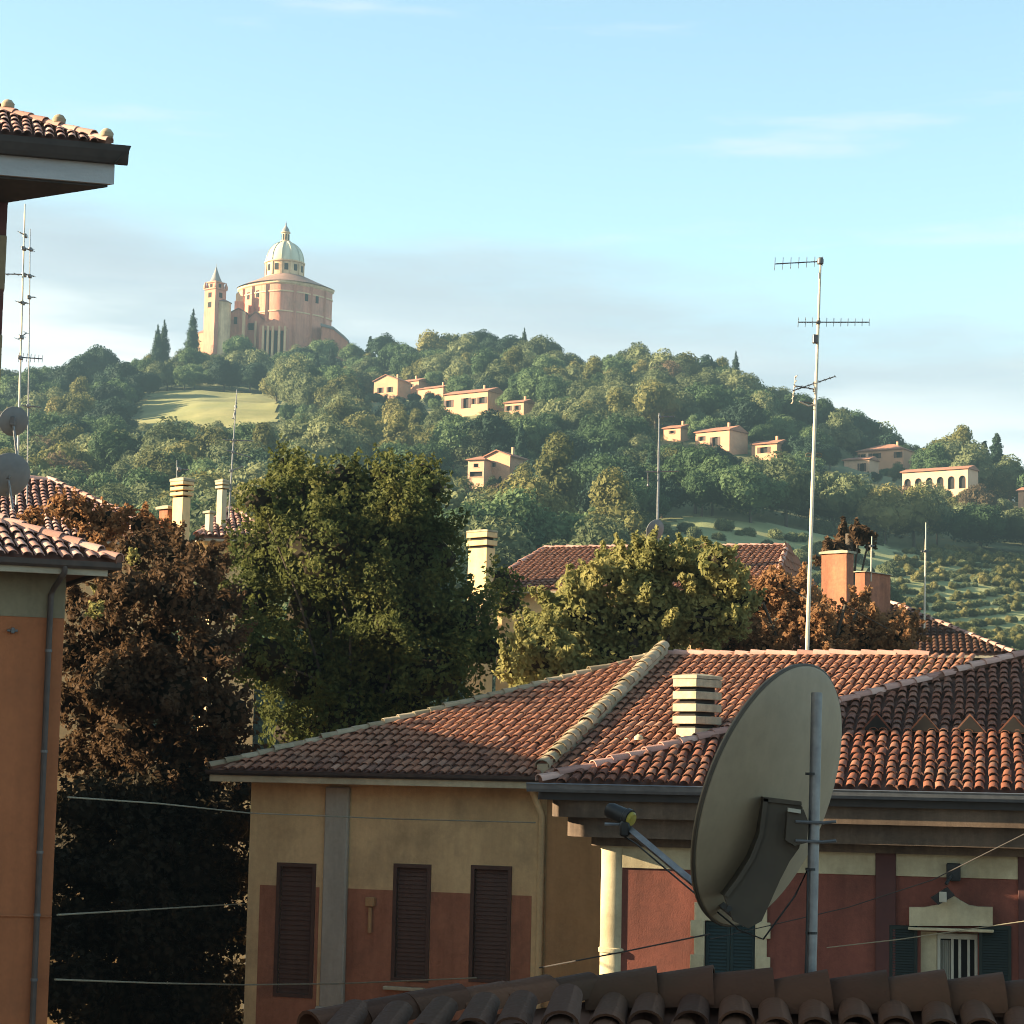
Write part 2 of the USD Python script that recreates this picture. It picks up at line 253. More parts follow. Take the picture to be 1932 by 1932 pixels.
TERRA = [(0.0, (0.135, 0.055, 0.033)), (0.25, (0.215, 0.086, 0.046)), (0.55, (0.27, 0.118, 0.066)), (0.8, (0.18, 0.076, 0.047)), (1.0, (0.34, 0.18, 0.115))]
M = {
    'tile': tile_mat('clay_tile', TERRA),
    'tile_dull': tile_mat('dull_clay_tile', [(a, (c[0] * .70, c[1] * .58, c[2] * .54)) for a, c in TERRA], mossy=0.6),  # clay tones scaled down, so the red house roof carries its shade in colour
    'tile_pale': tile_mat('pale_clay_tile', [(0.0, (0.27, 0.14, 0.11)), (0.4, (0.40, 0.22, 0.17)), (0.7, (0.47, 0.29, 0.23)), (1.0, (0.33, 0.17, 0.13))], mossy=0.35),
    'tile_old': tile_mat('old_clay_tile', [(0.0, (0.052, 0.022, 0.012)), (0.4, (0.075, 0.033, 0.018)), (0.75, (0.095, 0.042, 0.022)), (1.0, (0.060, 0.028, 0.016))], moss=(0.046, 0.028, 0.015), mossy=0.7),
    'tile_cap': tile_mat('mossy_cap_tile', [(0.0, (0.25, 0.20, 0.13)), (0.5, (0.33, 0.27, 0.18)), (1.0, (0.21, 0.16, 0.10))], moss=(0.13, 0.12, 0.06), mossy=0.8),
    'deck': mat('roof_underlay', (0.13, 0.06, 0.04), (0.17, 0.08, 0.05), 3.0),
    'cream': mat('cream_plaster', streak=0.22, c1=(0.63, 0.435, 0.215), c2=(0.56, 0.38, 0.185), scale=1.3, rough=0.9, bump=0.25, bscale=30, stain=(0.31, 0.22, 0.115), stscale=0.5),
    'tan': mat('tan_plaster', streak=0.2, c1=(0.42, 0.235, 0.10), c2=(0.36, 0.20, 0.085), scale=1.3, rough=0.9, bump=0.25, bscale=30, stain=(0.29, 0.17, 0.08)),
    'redpanel': mat('red_brown_plaster', streak=0.3, c1=(0.36, 0.150, 0.080), c2=(0.30, 0.122, 0.066), scale=1.2, rough=0.9, bump=0.25, bscale=30, stain=(0.17, 0.08, 0.05), stscale=0.7),
    'redwall': mat('dusty_red_plaster', streak=0.3, c1=(0.185, 0.060, 0.040), c2=(0.150, 0.050, 0.034), scale=1.5, rough=0.9, bump=0.25, bscale=30, stain=(0.095, 0.038, 0.027), stscale=0.6),
    'maroon': mat('maroon_paint', (0.075, 0.027, 0.022), (0.06, 0.023, 0.02), 3.0, 0.7),
    'ivory': mat('ivory_stone', streak=0.22, c1=(0.46, 0.39, 0.245), c2=(0.40, 0.34, 0.215), scale=2.2, rough=0.85, bump=0.2, bscale=30, stain=(0.24, 0.19, 0.105)),
    'pilaster': mat('grey_plaster', streak=0.22, c1=(0.40, 0.355, 0.27), c2=(0.35, 0.31, 0.235), scale=1.6, rough=0.9, bump=0.2, bscale=25, stain=(0.28, 0.245, 0.18), squash=(1, 1, .3)),
    'orange': mat('orange_plaster', streak=0.2, c1=(0.285, 0.098, 0.038), c2=(0.25, 0.085, 0.033), scale=0.9, rough=0.9, bump=0.2, bscale=28, stain=(0.185, 0.07, 0.03), stscale=0.35),
    'frieze': mat('grey_beige_plaster', streak=0.24, c1=(0.185, 0.15, 0.09), c2=(0.16, 0.13, 0.08), scale=1.5, rough=0.9, bump=0.2, bscale=28, stain=(0.125, 0.10, 0.062)),
    'board': mat('flaking_white_board', (0.33, 0.29, 0.21), (0.25, 0.21, 0.15), 4.0, 0.85, 0.3, 20, stain=(0.14, 0.115, 0.08), stscale=3.0, squash=(.3, .3, 1)),
    'greywood': mat('grey_painted_soffit', (0.24, 0.25, 0.25), (0.31, 0.32, 0.315), 2.5, 0.8, 0.3, 12, stain=(0.09, 0.09, 0.09), stscale=1.8, squash=(.25, .25, 1)),
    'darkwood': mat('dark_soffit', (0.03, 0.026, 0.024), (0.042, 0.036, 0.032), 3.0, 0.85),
    'brownshut': mat('brown_shutter', (0.085, 0.045, 0.030), (0.070, 0.038, 0.026), 5.0, 0.7, squash=(1, 1, .2)),
    'teal': mat('teal_shutter', (0.014, 0.028, 0.027), (0.011, 0.023, 0.023), 5.0, 0.55),
    'dkgreen': mat('dark_green_shutter', (0.013, 0.018, 0.014), (0.010, 0.015, 0.012), 5.0, 0.55),
    'whitepaint': mat('white_window_paint', (0.36, 0.335, 0.26), (0.31, 0.29, 0.23), 6.0, 0.6),
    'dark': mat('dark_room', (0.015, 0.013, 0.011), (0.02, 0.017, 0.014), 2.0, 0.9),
    'curtain': mat('net_curtain', (0.20, 0.19, 0.15), (0.16, 0.15, 0.12), 14.0, 0.95, squash=(1, 1, .1)),
    'zinc': mat('zinc_gutter', (0.13, 0.14, 0.15), (0.18, 0.19, 0.20), 5.0, 0.42, metal=0.75, spec=0.5),
    'copper': mat('dark_copper_gutter', (0.05, 0.04, 0.035), (0.075, 0.055, 0.045), 5.0, 0.55, metal=0.3),
    'cornice': mat('brown_cornice', streak=0.45, c1=(0.12, 0.083, 0.056), c2=(0.098, 0.068, 0.047), scale=1.7, rough=0.9, bump=0.2, bscale=20, stain=(0.07, 0.052, 0.038), stscale=1.2, squash=(.5, .5, 1)),
    'dish': mat('dish_paint', streak=0.2, c1=(0.240, 0.182, 0.115), c2=(0.218, 0.164, 0.102), scale=3.0, rough=0.55, stain=(0.185, 0.138, 0.084), stscale=2.0),
    'dishbracket': mat('bracket_paint', (0.060, 0.046, 0.030), (0.048, 0.037, 0.025), 8.0, 0.6),
    'greydish': mat('grey_dish_paint', (0.15, 0.15, 0.14), (0.12, 0.12, 0.115), 3.0, 0.6),
    'galv': mat('galvanised_steel', (0.20, 0.20, 0.195), (0.13, 0.13, 0.13), 14.0, 0.45, metal=0.65, spec=0.5),
    'mast': mat('mast_steel', (0.50, 0.44, 0.33), (0.38, 0.33, 0.26), 9.0, 0.5, metal=0.25, spec=0.4),
    'darkmetal': mat('dark_aerial_metal', (0.09, 0.09, 0.09), (0.13, 0.12, 0.11), 9.0, 0.5, metal=0.4),
    'black': mat('black_plastic', (0.018, 0.018, 0.017), (0.028, 0.027, 0.025), 9.0, 0.5),
    'yellowcap': mat('yellow_cap', (0.40, 0.31, 0.05), (0.32, 0.25, 0.045), 60.0, 0.5),
    'cable': mat('pale_cable', (0.20, 0.17, 0.11), (0.15, 0.13, 0.085), 12.0, 0.7),
    'darkcable': mat('dark_cable', (0.035, 0.03, 0.027), None, 12.0, 0.7),
    'chim': mat('chimney_concrete', streak=0.4, c1=(0.36, 0.32, 0.215), c2=(0.30, 0.265, 0.18), scale=3.0, rough=0.9, bump=0.3, bscale=25, stain=(0.19, 0.165, 0.105), stscale=1.6),
    'brick': mat('brick_render', streak=0.4, c1=(0.32, 0.125, 0.065), c2=(0.26, 0.10, 0.055), scale=4.0, rough=0.9, bump=0.5, bscale=10, stain=(0.19, 0.085, 0.055), stscale=1.5),
    'hillwall': mat('salmon_plaster', (0.50, 0.265, 0.155), (0.45, 0.235, 0.135), 0.25, 0.9, stain=(0.37, 0.195, 0.12), stscale=.15),
    'hillwall2': mat('cream_pink_plaster', (0.52, 0.325, 0.21), (0.47, 0.29, 0.185), 0.25, 0.9),
    'hillroof': mat('far_tile_roof', (0.28, 0.13, 0.08), (0.22, 0.10, 0.065), 0.6, 0.9),
    'church': mat('church_brick', streak=0.25, c1=(0.54, 0.235, 0.155), c2=(0.47, 0.20, 0.13), scale=0.12, rough=0.9, stain=(0.32, 0.18, 0.12), stscale=.08),
    'churchpale': mat('church_pale_plaster', streak=0.25, c1=(0.64, 0.43, 0.25), c2=(0.57, 0.38, 0.22), scale=0.14, rough=0.9, stain=(0.34, 0.23, 0.135), stscale=.12),
    'churchroof': mat('church_tile_roof', (0.24, 0.145, 0.11), (0.20, 0.12, 0.09), 0.3, 0.9),
    'lead': mat('dome_lead', (0.47, 0.44, 0.32), (0.41, 0.40, 0.30), 0.25, 0.7, stain=(0.27, 0.31, 0.26), stscale=.2, squash=(1, 1, .3)),
    'spire': mat('spire_slate', (0.22, 0.20, 0.18), (0.17, 0.16, 0.15), 0.5, 0.8),
    'bark': mat('bark', (0.075, 0.058, 0.042), (0.05, 0.04, 0.03), 6.0, 0.9, 0.5, 18, squash=(1, 1, .25)),
    'hillground': mat('hill_ground', (0.125, 0.135, 0.055), (0.155, 0.155, 0.066), 0.02, 0.95, stain=(0.09, 0.105, 0.046), stscale=.012),
    'grassland': mat('mown_meadow', (0.145, 0.150, 0.052), (0.225, 0.205, 0.080), 0.09, 0.95, detail=8.0, stain=(0.105, 0.125, 0.045), stscale=.045),
    'slopegrass': mat('slope_grass', (0.20, 0.215, 0.090), (0.25, 0.25, 0.110), 0.08, 0.95, detail=8.0, stain=(0.15, 0.175, 0.07), stscale=.05),
    'townground': mat('town_paving', (0.09, 0.085, 0.075), (0.07, 0.066, 0.06), 0.3, 0.9),
}

LEAF = {
    'hill_olive': leaf_mat('olive_leaves', [(0.0, (0.078, 0.100, 0.046)), (0.5, (0.122, 0.146, 0.066)), (1.0, (0.170, 0.190, 0.088))], 0.5),
    'hill_green': leaf_mat('mid_green_leaves', [(0.0, (0.042, 0.080, 0.034)), (0.5, (0.076, 0.122, 0.052)), (1.0, (0.116, 0.165, 0.070))], 0.5),
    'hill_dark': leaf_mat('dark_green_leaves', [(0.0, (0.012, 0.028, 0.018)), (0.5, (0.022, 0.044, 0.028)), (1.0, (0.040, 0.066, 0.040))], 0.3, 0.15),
    'hill_yellow': leaf_mat('yellow_green_leaves', [(0.0, (0.105, 0.112, 0.036)), (0.5, (0.160, 0.155, 0.052)), (1.0, (0.215, 0.195, 0.075))], 0.4),
    'hill_rust': leaf_mat('brownish_leaves', [(0.0, (0.085, 0.062, 0.036)), (0.5, (0.120, 0.086, 0.048)), (1.0, (0.155, 0.115, 0.066))], 0.2),
    'big': leaf_mat('dark_autumn_leaves', [(0.0, (0.045, 0.062, 0.020)), (0.35, (0.110, 0.115, 0.032)), (0.65, (0.220, 0.175, 0.058)), (1.0, (0.330, 0.235, 0.105))], 0, 0.42),
    'gold': leaf_mat('yellow_green_autumn_leaves', [(0.0, (0.170, 0.175, 0.060)), (0.4, (0.290, 0.260, 0.095)), (0.75, (0.390, 0.320, 0.140)), (1.0, (0.480, 0.390, 0.205))], 0, 0.5),
    'russet': leaf_mat('russet_leaves', [(0.0, (0.220, 0.112, 0.050)), (0.5, (0.320, 0.175, 0.080)), (1.0, (0.400, 0.250, 0.120))], 0, 0.48),
    'redbrown': leaf_mat('red_brown_leaves', [(0.0, (0.060, 0.036, 0.019)), (0.45, (0.110, 0.066, 0.034)), (0.75, (0.185, 0.105, 0.054)), (1.0, (0.210, 0.155, 0.066))], 0, 0.38),
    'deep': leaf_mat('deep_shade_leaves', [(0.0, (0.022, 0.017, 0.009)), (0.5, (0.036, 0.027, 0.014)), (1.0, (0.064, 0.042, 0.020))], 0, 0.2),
}

# ------------------------------------------------------------------ ground and hill
g = 2600.0
obj('ground', (np.array([[-g, -g, 0], [g, -g, 0], [g, g, 0], [-g, g, 0]]), np.array([[0, 1, 2], [0, 2, 3]])), M['townground'],
    kind='structure', category='ground', label='paved ground of the town below the roofs')
_CPX = np.array([-2600, -1400, -600, 0, 150, 300, 380, 640, 700, 930, 1100, 1330, 1500, 1680, 1880, 1932, 2600, 3400, 4600], float)
_CD = np.array([1050, 1080, 1100, 1100, 1120, 1150, 1180, 1180, 1150, 1060, 1010, 950, 900, 830, 760, 750, 680, 640, 600], float)
_CPY = np.array([860, 800, 760, 745, 725, 700, 676, 672, 680, 678, 713, 738, 800, 872, 934, 946, 1050, 1110, 1170], float)
_cp = np.array([pix(a, b, d) for a, b, d in zip(_CPX, _CPY, _CD)])
_CQ, _CZ = _cp[:, 0] / _cp[:, 1], _cp[:, 2]
FOOT = 190.0
def terrain(x, y):
    x, y = np.asarray(x, float), np.asarray(y, float)
    q = x / np.maximum(y, 1.0)
    d1, z1 = np.interp(q, _CQ, _CD), np.interp(q, _CQ, _CZ)
    t = (y - FOOT) / (d1 - FOOT)
    up = 0.80 * t + 0.20 * t * t
    back = 1.0 - 0.55 * np.clip(t - 1, 0, 1.6)
    z = z1 * np.where(t < 0, 0.0, np.where(t < 1, up, back))
    p = np.stack([x / 90.0, y / 90.0, np.zeros_like(x)], -1)
    amp = np.clip(t * 3, 0, 1) * np.clip((1.02 - t) * 6, 0.25, 1)
    return z - 0.6 + amp * (meshkit.fbm(p, 4, 3) - 0.5) * 14
def hit(px, py, d0=200, d1=1300):
    ys = np.linspace(d0, d1, 2200)
    r = ray(px, py); P = CAM + r * (ys / r[1])[:, None]
    below = np.nonzero(P[:, 2] < terrain(P[:, 0], P[:, 1]))[0]
    return P[below[0]] if len(below) else P[-1]
nq, ny = 170, 150
qs = np.linspace(-1.3, 1.3, nq); ysr = 100 + 2100 * np.linspace(0, 1, ny) ** 1.15
QQ, YY = np.meshgrid(qs, ysr)
VV = np.stack([QQ * YY, YY, terrain(QQ * YY, YY)], -1).reshape(-1, 3)
ii = (np.arange(ny - 1)[:, None] * nq + np.arange(nq - 1)).ravel()
FFc = np.vstack([np.stack([ii, ii + 1, ii + nq + 1], 1), np.stack([ii, ii + nq + 1, ii + nq], 1)])
obj('hill', (VV, FFc), M['hillground'], smooth=True, kind='structure', category='hill', label='wooded hill rising behind the town roofs')
def sheet(name, poly_px, m, lift, label, category, n=26):
    """a patch of the hillside with its own cover, lying on the slope"""
    w = np.array([hit(a, b)[:2] for a, b in poly_px]); P = Polygon(w).buffer(0)
    x0, y0, x1, y1 = P.bounds; gx, gy = np.linspace(x0, x1, n), np.linspace(y0, y1, n)
    v, f, idx = [], [], {}
    for j in range(n - 1):
        for i in range(n - 1):
            if P.contains(Point((gx[i] + gx[i + 1]) / 2, (gy[j] + gy[j + 1]) / 2)):
                q = []
                for a, b in ((i, j), (i + 1, j), (i + 1, j + 1), (i, j + 1)):
                    if (a, b) not in idx: idx[a, b] = len(v); v.append((gx[a], gy[b], float(terrain(gx[a], gy[b])) + lift))
                    q.append(idx[a, b])
                f += [[q[0], q[1], q[2]], [q[0], q[2], q[3]]]
    obj(name, (np.array(v), np.array(f)), m, smooth=True, kind='structure', label=label, category=category)
    return P
CLEAR = []                                                              # picture regions that nearer trees leave open: px0, px1, py0, py1, distance
MEADOW_PX = [(262, 802), (268, 765), (285, 744), (360, 738), (450, 742), (520, 752), (522, 800), (400, 812)]
MEADOW = sheet('meadow', MEADOW_PX, M['grassland'], 0.5, 'pale green mown meadow on the hill below the domed basilica', 'meadow', 40)
ORCH_PX = [(1690, 1150), (1692, 1052), (1740, 1040), (1960, 1050), (1960, 1260), (1800, 1215)]
ORCH = sheet('orchard_ground', ORCH_PX, M['slopegrass'], 0.35, 'light green grass between the fruit tree rows on the right slope', 'grass', 40)
GRASS_PX = [(1255, 1000), (1300, 978), (1420, 990), (1640, 1010), (1690, 1040), (1690, 1130), (1240, 1090)]
GRASS = sheet('grass_slope', GRASS_PX, M['slopegrass'], 0.35, 'light green scrubby grass slope below the woods, left of the fruit tree rows', 'grass', 40)

# ------------------------------------------------------------------ basilica on the crest
YB = 1150.0
F = Frame(pix(540, 668, YB), 0.0); F.loc[2] -= 6
T = thing('basilica', 'domed brick basilica with a pale dome standing on the crest of the hill', 'basilica', F)
def X(px): return F.on(px, 600)[0]
def Z(py, px=540): return F.on(px, py)[1]
cx = X(538)
def diamond(a, p=1.45):
    return (abs(math.cos(a)) ** p + abs(math.sin(a)) ** p) ** (-1 / p)
R1 = (X(626) - X(449)) / 2 * 1.02
def XD(px): return F.on(px, 600, R1)[0]
def ZD(py, px=540): return F.on(px, py, R1)[1]
bodyc = (XD(537.5), R1, 0)
obj('drum_wall', [lathe([(R1, -8), (R1, ZD(552)), ], 72, bodyc, diamond)], M['church'], T, 40)
obj('cornice', [lathe([(R1, ZD(552) - .4), (R1 + .9, ZD(551)), (R1 + 1.0, ZD(548)), (R1 + 1.0, ZD(547)), (R1 - 1, ZD(546.6))], 72, bodyc, diamond)], M['churchpale'], T, 30)
obj('drum_roof', [lathe([(R1 + 1.2, ZD(547) + .02), (R1 * .70, ZD(534)), (R1 * .42, ZD(523)), (2, ZD(521))], 72, bodyc, lambda a: diamond(a, 1.6) if True else 1)], M['churchroof'], T, 40)
for k, (ang, h0, h1) in enumerate(((-0.62, 580, 566), (-0.95, 580, 566), (-2.2, 575, 562), (-2.55, 575, 562))):   # tall windows in the wall
    r = R1 * diamond(ang); c = np.array([math.cos(ang), math.sin(ang), 0]); s = np.array([-c[1], c[0], 0])
    o = np.array(bodyc) + c * r
    tn = np.array([math.cos(ang + .02) * diamond(ang + .02) - math.cos(ang - .02) * diamond(ang - .02), math.sin(ang + .02) * diamond(ang + .02) - math.sin(ang - .02) * diamond(ang - .02), 0]); tn /= np.linalg.norm(tn)
    nn = np.array([tn[1], -tn[0], 0])
    pts = [o + tn * a + nn * b + np.array([0, 0, z]) for a in (-.9, .9) for b in (-.8, .25) for z in (ZD(h0), ZD(h1))]
    obj('window', hull(pts), M['dark'], T)
for ang in (-0.35, -0.8, -1.25, -1.9, -2.35, -2.75):                      # flat buttresses
    r = R1 * diamond(ang); c = np.array([math.cos(ang), math.sin(ang), 0]); o = np.array(bodyc) + c * r
    pts = [o + np.array([a, b, z]) for a in (-.7, .7) for b in (-.8, .6) for z in (-8, ZD(553))]
    obj('buttress', hull(pts), M['church'], T)
for py_ in (603, 566): obj('string_course', [lathe([(R1 + .02, ZD(py_) - .35), (R1 + .35, ZD(py_) - .3), (R1 + .35, ZD(py_) + .3), (R1 + .02, ZD(py_) + .4)], 72, bodyc, diamond)], M['churchpale'], T, 30)
RD = (XD(570) - XD(498)) / 2
dc = (XD(534), R1, 0)
obj('dome_drum', [lathe([(RD, ZD(530)), (RD, ZD(500)), (RD + .7, ZD(499)), (RD + .7, ZD(496.5)), (RD - .3, ZD(496))], 48, dc)], M['churchpale'], T, 30)
for k in range(12):
    a = -math.pi / 2 + (k + 0.35) * math.pi / 6
    c, s = math.cos(a), math.sin(a)
    pts = [np.array(dc) + np.array([c, s, 0]) * (RD + b) + np.array([-s, c, 0]) * w + np.array([0, 0, z]) for b in (-.6, .12) for w in (-.95, .95) for z in (ZD(516), ZD(504))]
    obj('drum_window', hull(pts), M['dark'], T)
    a2 = a + math.pi / 12; c, s = math.cos(a2), math.sin(a2)
    pts = [np.array(dc) + np.array([c, s, 0]) * (RD + b) + np.array([-s, c, 0]) * w + np.array([0, 0, z]) for b in (-.5, .45) for w in (-.55, .55) for z in (ZD(523), ZD(500))]
    obj('pilaster', hull(pts), M['churchpale'], T)
zd0, zd1 = ZD(496), ZD(457)
dprof = [(RD * math.cos(t) * (1.0 if t < 1.4 else 1), zd0 + (zd1 - zd0) * math.sin(t) * 1.02) for t in np.linspace(0, 1.42, 14)]
D = obj('dome', [lathe(dprof, 48, dc)], M['lead'], T, True)
for k in range(12):
    a = -math.pi / 2 + (k + .85) * math.pi / 6
    obj('rib', tube([np.array(dc) + np.array([math.cos(a) * (r + .05), math.sin(a) * (r + .05), z]) for r, z in dprof], .32, 5), M['lead'], D)
rl = (XD(547) - XD(531)) / 2
L = obj('lantern', [lathe([(rl * 1.25, zd1 - .6), (rl * 1.25, zd1 + .6), (rl * .9, zd1 + .7), (rl * .9, ZD(441)), (rl * 1.15, ZD(440)), (rl * 1.15, ZD(438.5)), (rl * .7, ZD(437))], 16, dc)], M['churchpale'], T, 30)
obj('lantern_cap', [lathe([(rl * .95, ZD(438)), (rl * .8, ZD(433)), (rl * .35, ZD(428)), (.25, ZD(424)), (.5, ZD(422.5)), (.12, ZD(421)), (.1, ZD(417))], 16, dc)], M['spire'], L, 40)
for k in range(8):
    a = k * math.pi / 4 + .2
    obj('lantern_window', hull([np.array(dc) + np.array([math.cos(a) * (rl * .9 + b) - math.sin(a) * w, math.sin(a) * (rl * .9 + b) + math.cos(a) * w, z]) for b in (-.3, .08) for w in (-.32, .32) for z in (ZD(454), ZD(443))]), M['dark'], L)
# bell tower at the left
def turned(cx_, cy_, w, ang):                                           # corners of a turned square
    return [(cx_ + w * math.cos(ang + k * math.pi / 2), cy_ + w * math.sin(ang + k * math.pi / 2)) for k in range(4)]
tw = (X(429) - X(389)) / 2; tc = (X(408), -6.5)
BT = obj('bell_tower', [prism(turned(*tc, tw, -1.45), -8, Z(556), 'z'), prism(turned(*tc, tw * 1.12, -1.45), Z(556), Z(553.5), 'z'),
                        prism(turned(*tc, tw * .80, -1.45), Z(553.5), Z(543), 'z'), prism(turned(*tc, tw * .92, -1.45), Z(543), Z(541), 'z')], M['church'], T)
for k in range(4):                                                       # pinnacles and spire
    a = -1.45 + k * math.pi / 2
    obj('pinnacle', lathe([(.9, Z(553.5)), (.9, Z(549)), (.1, Z(541))], 8, (tc[0] + tw * .98 * math.cos(a), tc[1] + tw * .98 * math.sin(a), 0)), M['church'], BT)
    b = a + math.pi / 4; d = tw * math.cos(math.pi / 4)
    for z0, z1 in ((571, 562), (590, 580)):
        obj('bell_opening', hull([(tc[0] + (d + e) * math.cos(b) - w * math.sin(b), tc[1] + (d + e) * math.sin(b) + w * math.cos(b), Z(z)) for e in (-.5, .12) for w in (-1.1, 1.1) for z in (z0, z1)]), M['dark'], BT)
    obj('belfry_opening', hull([(tc[0] + (d * .8 + e) * math.cos(b) - w * math.sin(b), tc[1] + (d * .8 + e) * math.sin(b) + w * math.cos(b), Z(z)) for e in (-.5, .12) for w in (-.8, .8) for z in (551.5, 545)]), M['dark'], BT)
obj('spire', lathe([(tw * .62, Z(541)), (tw * .42, Z(533)), (tw * .2, Z(522)), (.12, Z(511)), (.1, Z(506))], 12, (*tc, 0)), M['spire'], BT, 40)
# lit apse and chapels round the foot
obj('apse', [lathe([(X(436) - X(418), -8), (X(436) - X(418), Z(578))], 28, (X(419.5), -5.0, 0))], M['churchpale'], T, 40)
obj('apse_roof', lathe([(X(437.5) - X(418), Z(578)), (X(428) - X(418), Z(573)), (.5, Z(570))], 28, (X(419.5), -5.0, 0)), M['churchroof'], T, 40)
obj('chapel_wall', [prism(turned(X(383), -1.5, (X(394) - X(372)) / 2, -1.15), -8, Z(634), 'z')], M['churchpale'], T)
obj('chapel_roof', hull([(a, b, Z(634)) for a, b in turned(X(383), -1.5, (X(395) - X(371)) / 2, -1.15)] + [(X(384), -1.2, Z(627))]), M['churchroof'], T)
def gable(px0, px1, pyt, pyr, y0, y1, name='transept'):                 # a low wing with a gabled roof running back into the drum
    xa, xb, zt, zr = X(px0), X(px1), Z(pyt), Z(pyr); xm = (xa + xb) / 2
    w = obj(name + '_wall', prism([(xa, -8), (xb, -8), (xb, zt), (xm, zr), (xa, zt)], y0, y1, 'y'), M['church'], T)
    s = .5
    obj(name + '_roof', [hull([(xa - s, y0 - s, zt - .1), (xm, y0 - s, zr + .1), (xm, y1, zr + .1), (xa - s, y1, zt - .1), (xa - s, y0 - s, zt + .35), (xm, y0 - s, zr + .55), (xm, y1, zr + .55), (xa - s, y1, zt + .35)]),
                         hull([(xb + s, y0 - s, zt - .1), (xm, y0 - s, zr + .1), (xm, y1, zr + .1), (xb + s, y1, zt - .1), (xb + s, y0 - s, zt + .35), (xm, y0 - s, zr + .55), (xm, y1, zr + .55), (xb + s, y1, zt + .35)])], M['churchroof'], w)
gable(434, 466, 594, 585, -1.0, 18)
obj('pediment', prism([(X(441), Z(566)), (X(454), Z(566)), (X(454), Z(556)), (X(449), Z(554)), (X(446), Z(547)), (X(441), Z(552))], 6.0, 9.0, 'y'), M['churchpale'], T)
obj('pediment_base', box(X(439), X(456), 5.5, 12, -8, Z(566)), M['church'], T)
gable(462, 500, 606, 588, 3.0, 22)
obj('nave_pier', box(X(459), X(464), -4, -1.0, -8, Z(592)), M['churchpale'], T)
obj('nave_pier', box(X(480), X(484), 1.5, 4, -8, Z(606)), M['churchpale'], T)
obj('nave_window', box(X(468), X(478), 2.7, 3.4, Z(622), Z(609)), M['dark'], T)
obj('nave_window', box(X(442), X(448), -1.3, 1, Z(614), Z(601)), M['dark'], T)
obj('porch', [prism([(X(494), -8), (X(546), -8), (X(546), Z(622)), (X(538), Z(614)), (X(520), Z(608)), (X(503), Z(618)), (X(494), Z(622))], -8.5, 2, 'y')], M['church'], T)
for a, b in ((499, 503), (508, 512), (517, 521), (529, 533), (540, 544)):
    obj('porch_column', cbox(X(a), X(b), -9.6, -8.4, -8, Z(622), .1), M['churchpale'], T)
for a, b in ((504, 507), (513, 516), (522, 528), (534, 539)):
    obj('porch_opening', box(X(a), X(b), -8.75, -8.3, -6, Z(630)), M['dark'], T)
obj('right_wing', [prism([(X(606), -8), (X(657), -8), (X(657), Z(640)), (X(650), Z(633)), (X(628), Z(616)), (X(606), Z(610))], 4, 16, 'y')], M['church'], T)
obj('right_wing_roof', [prism([(X(604), Z(611)), (X(628), Z(617)), (X(650), Z(634)), (X(659), Z(642)), (X(659), Z(638)), (X(650), Z(629)), (X(628), Z(612)), (X(604), Z(606))], 3.2, 17, 'y')], M['spire'], T)

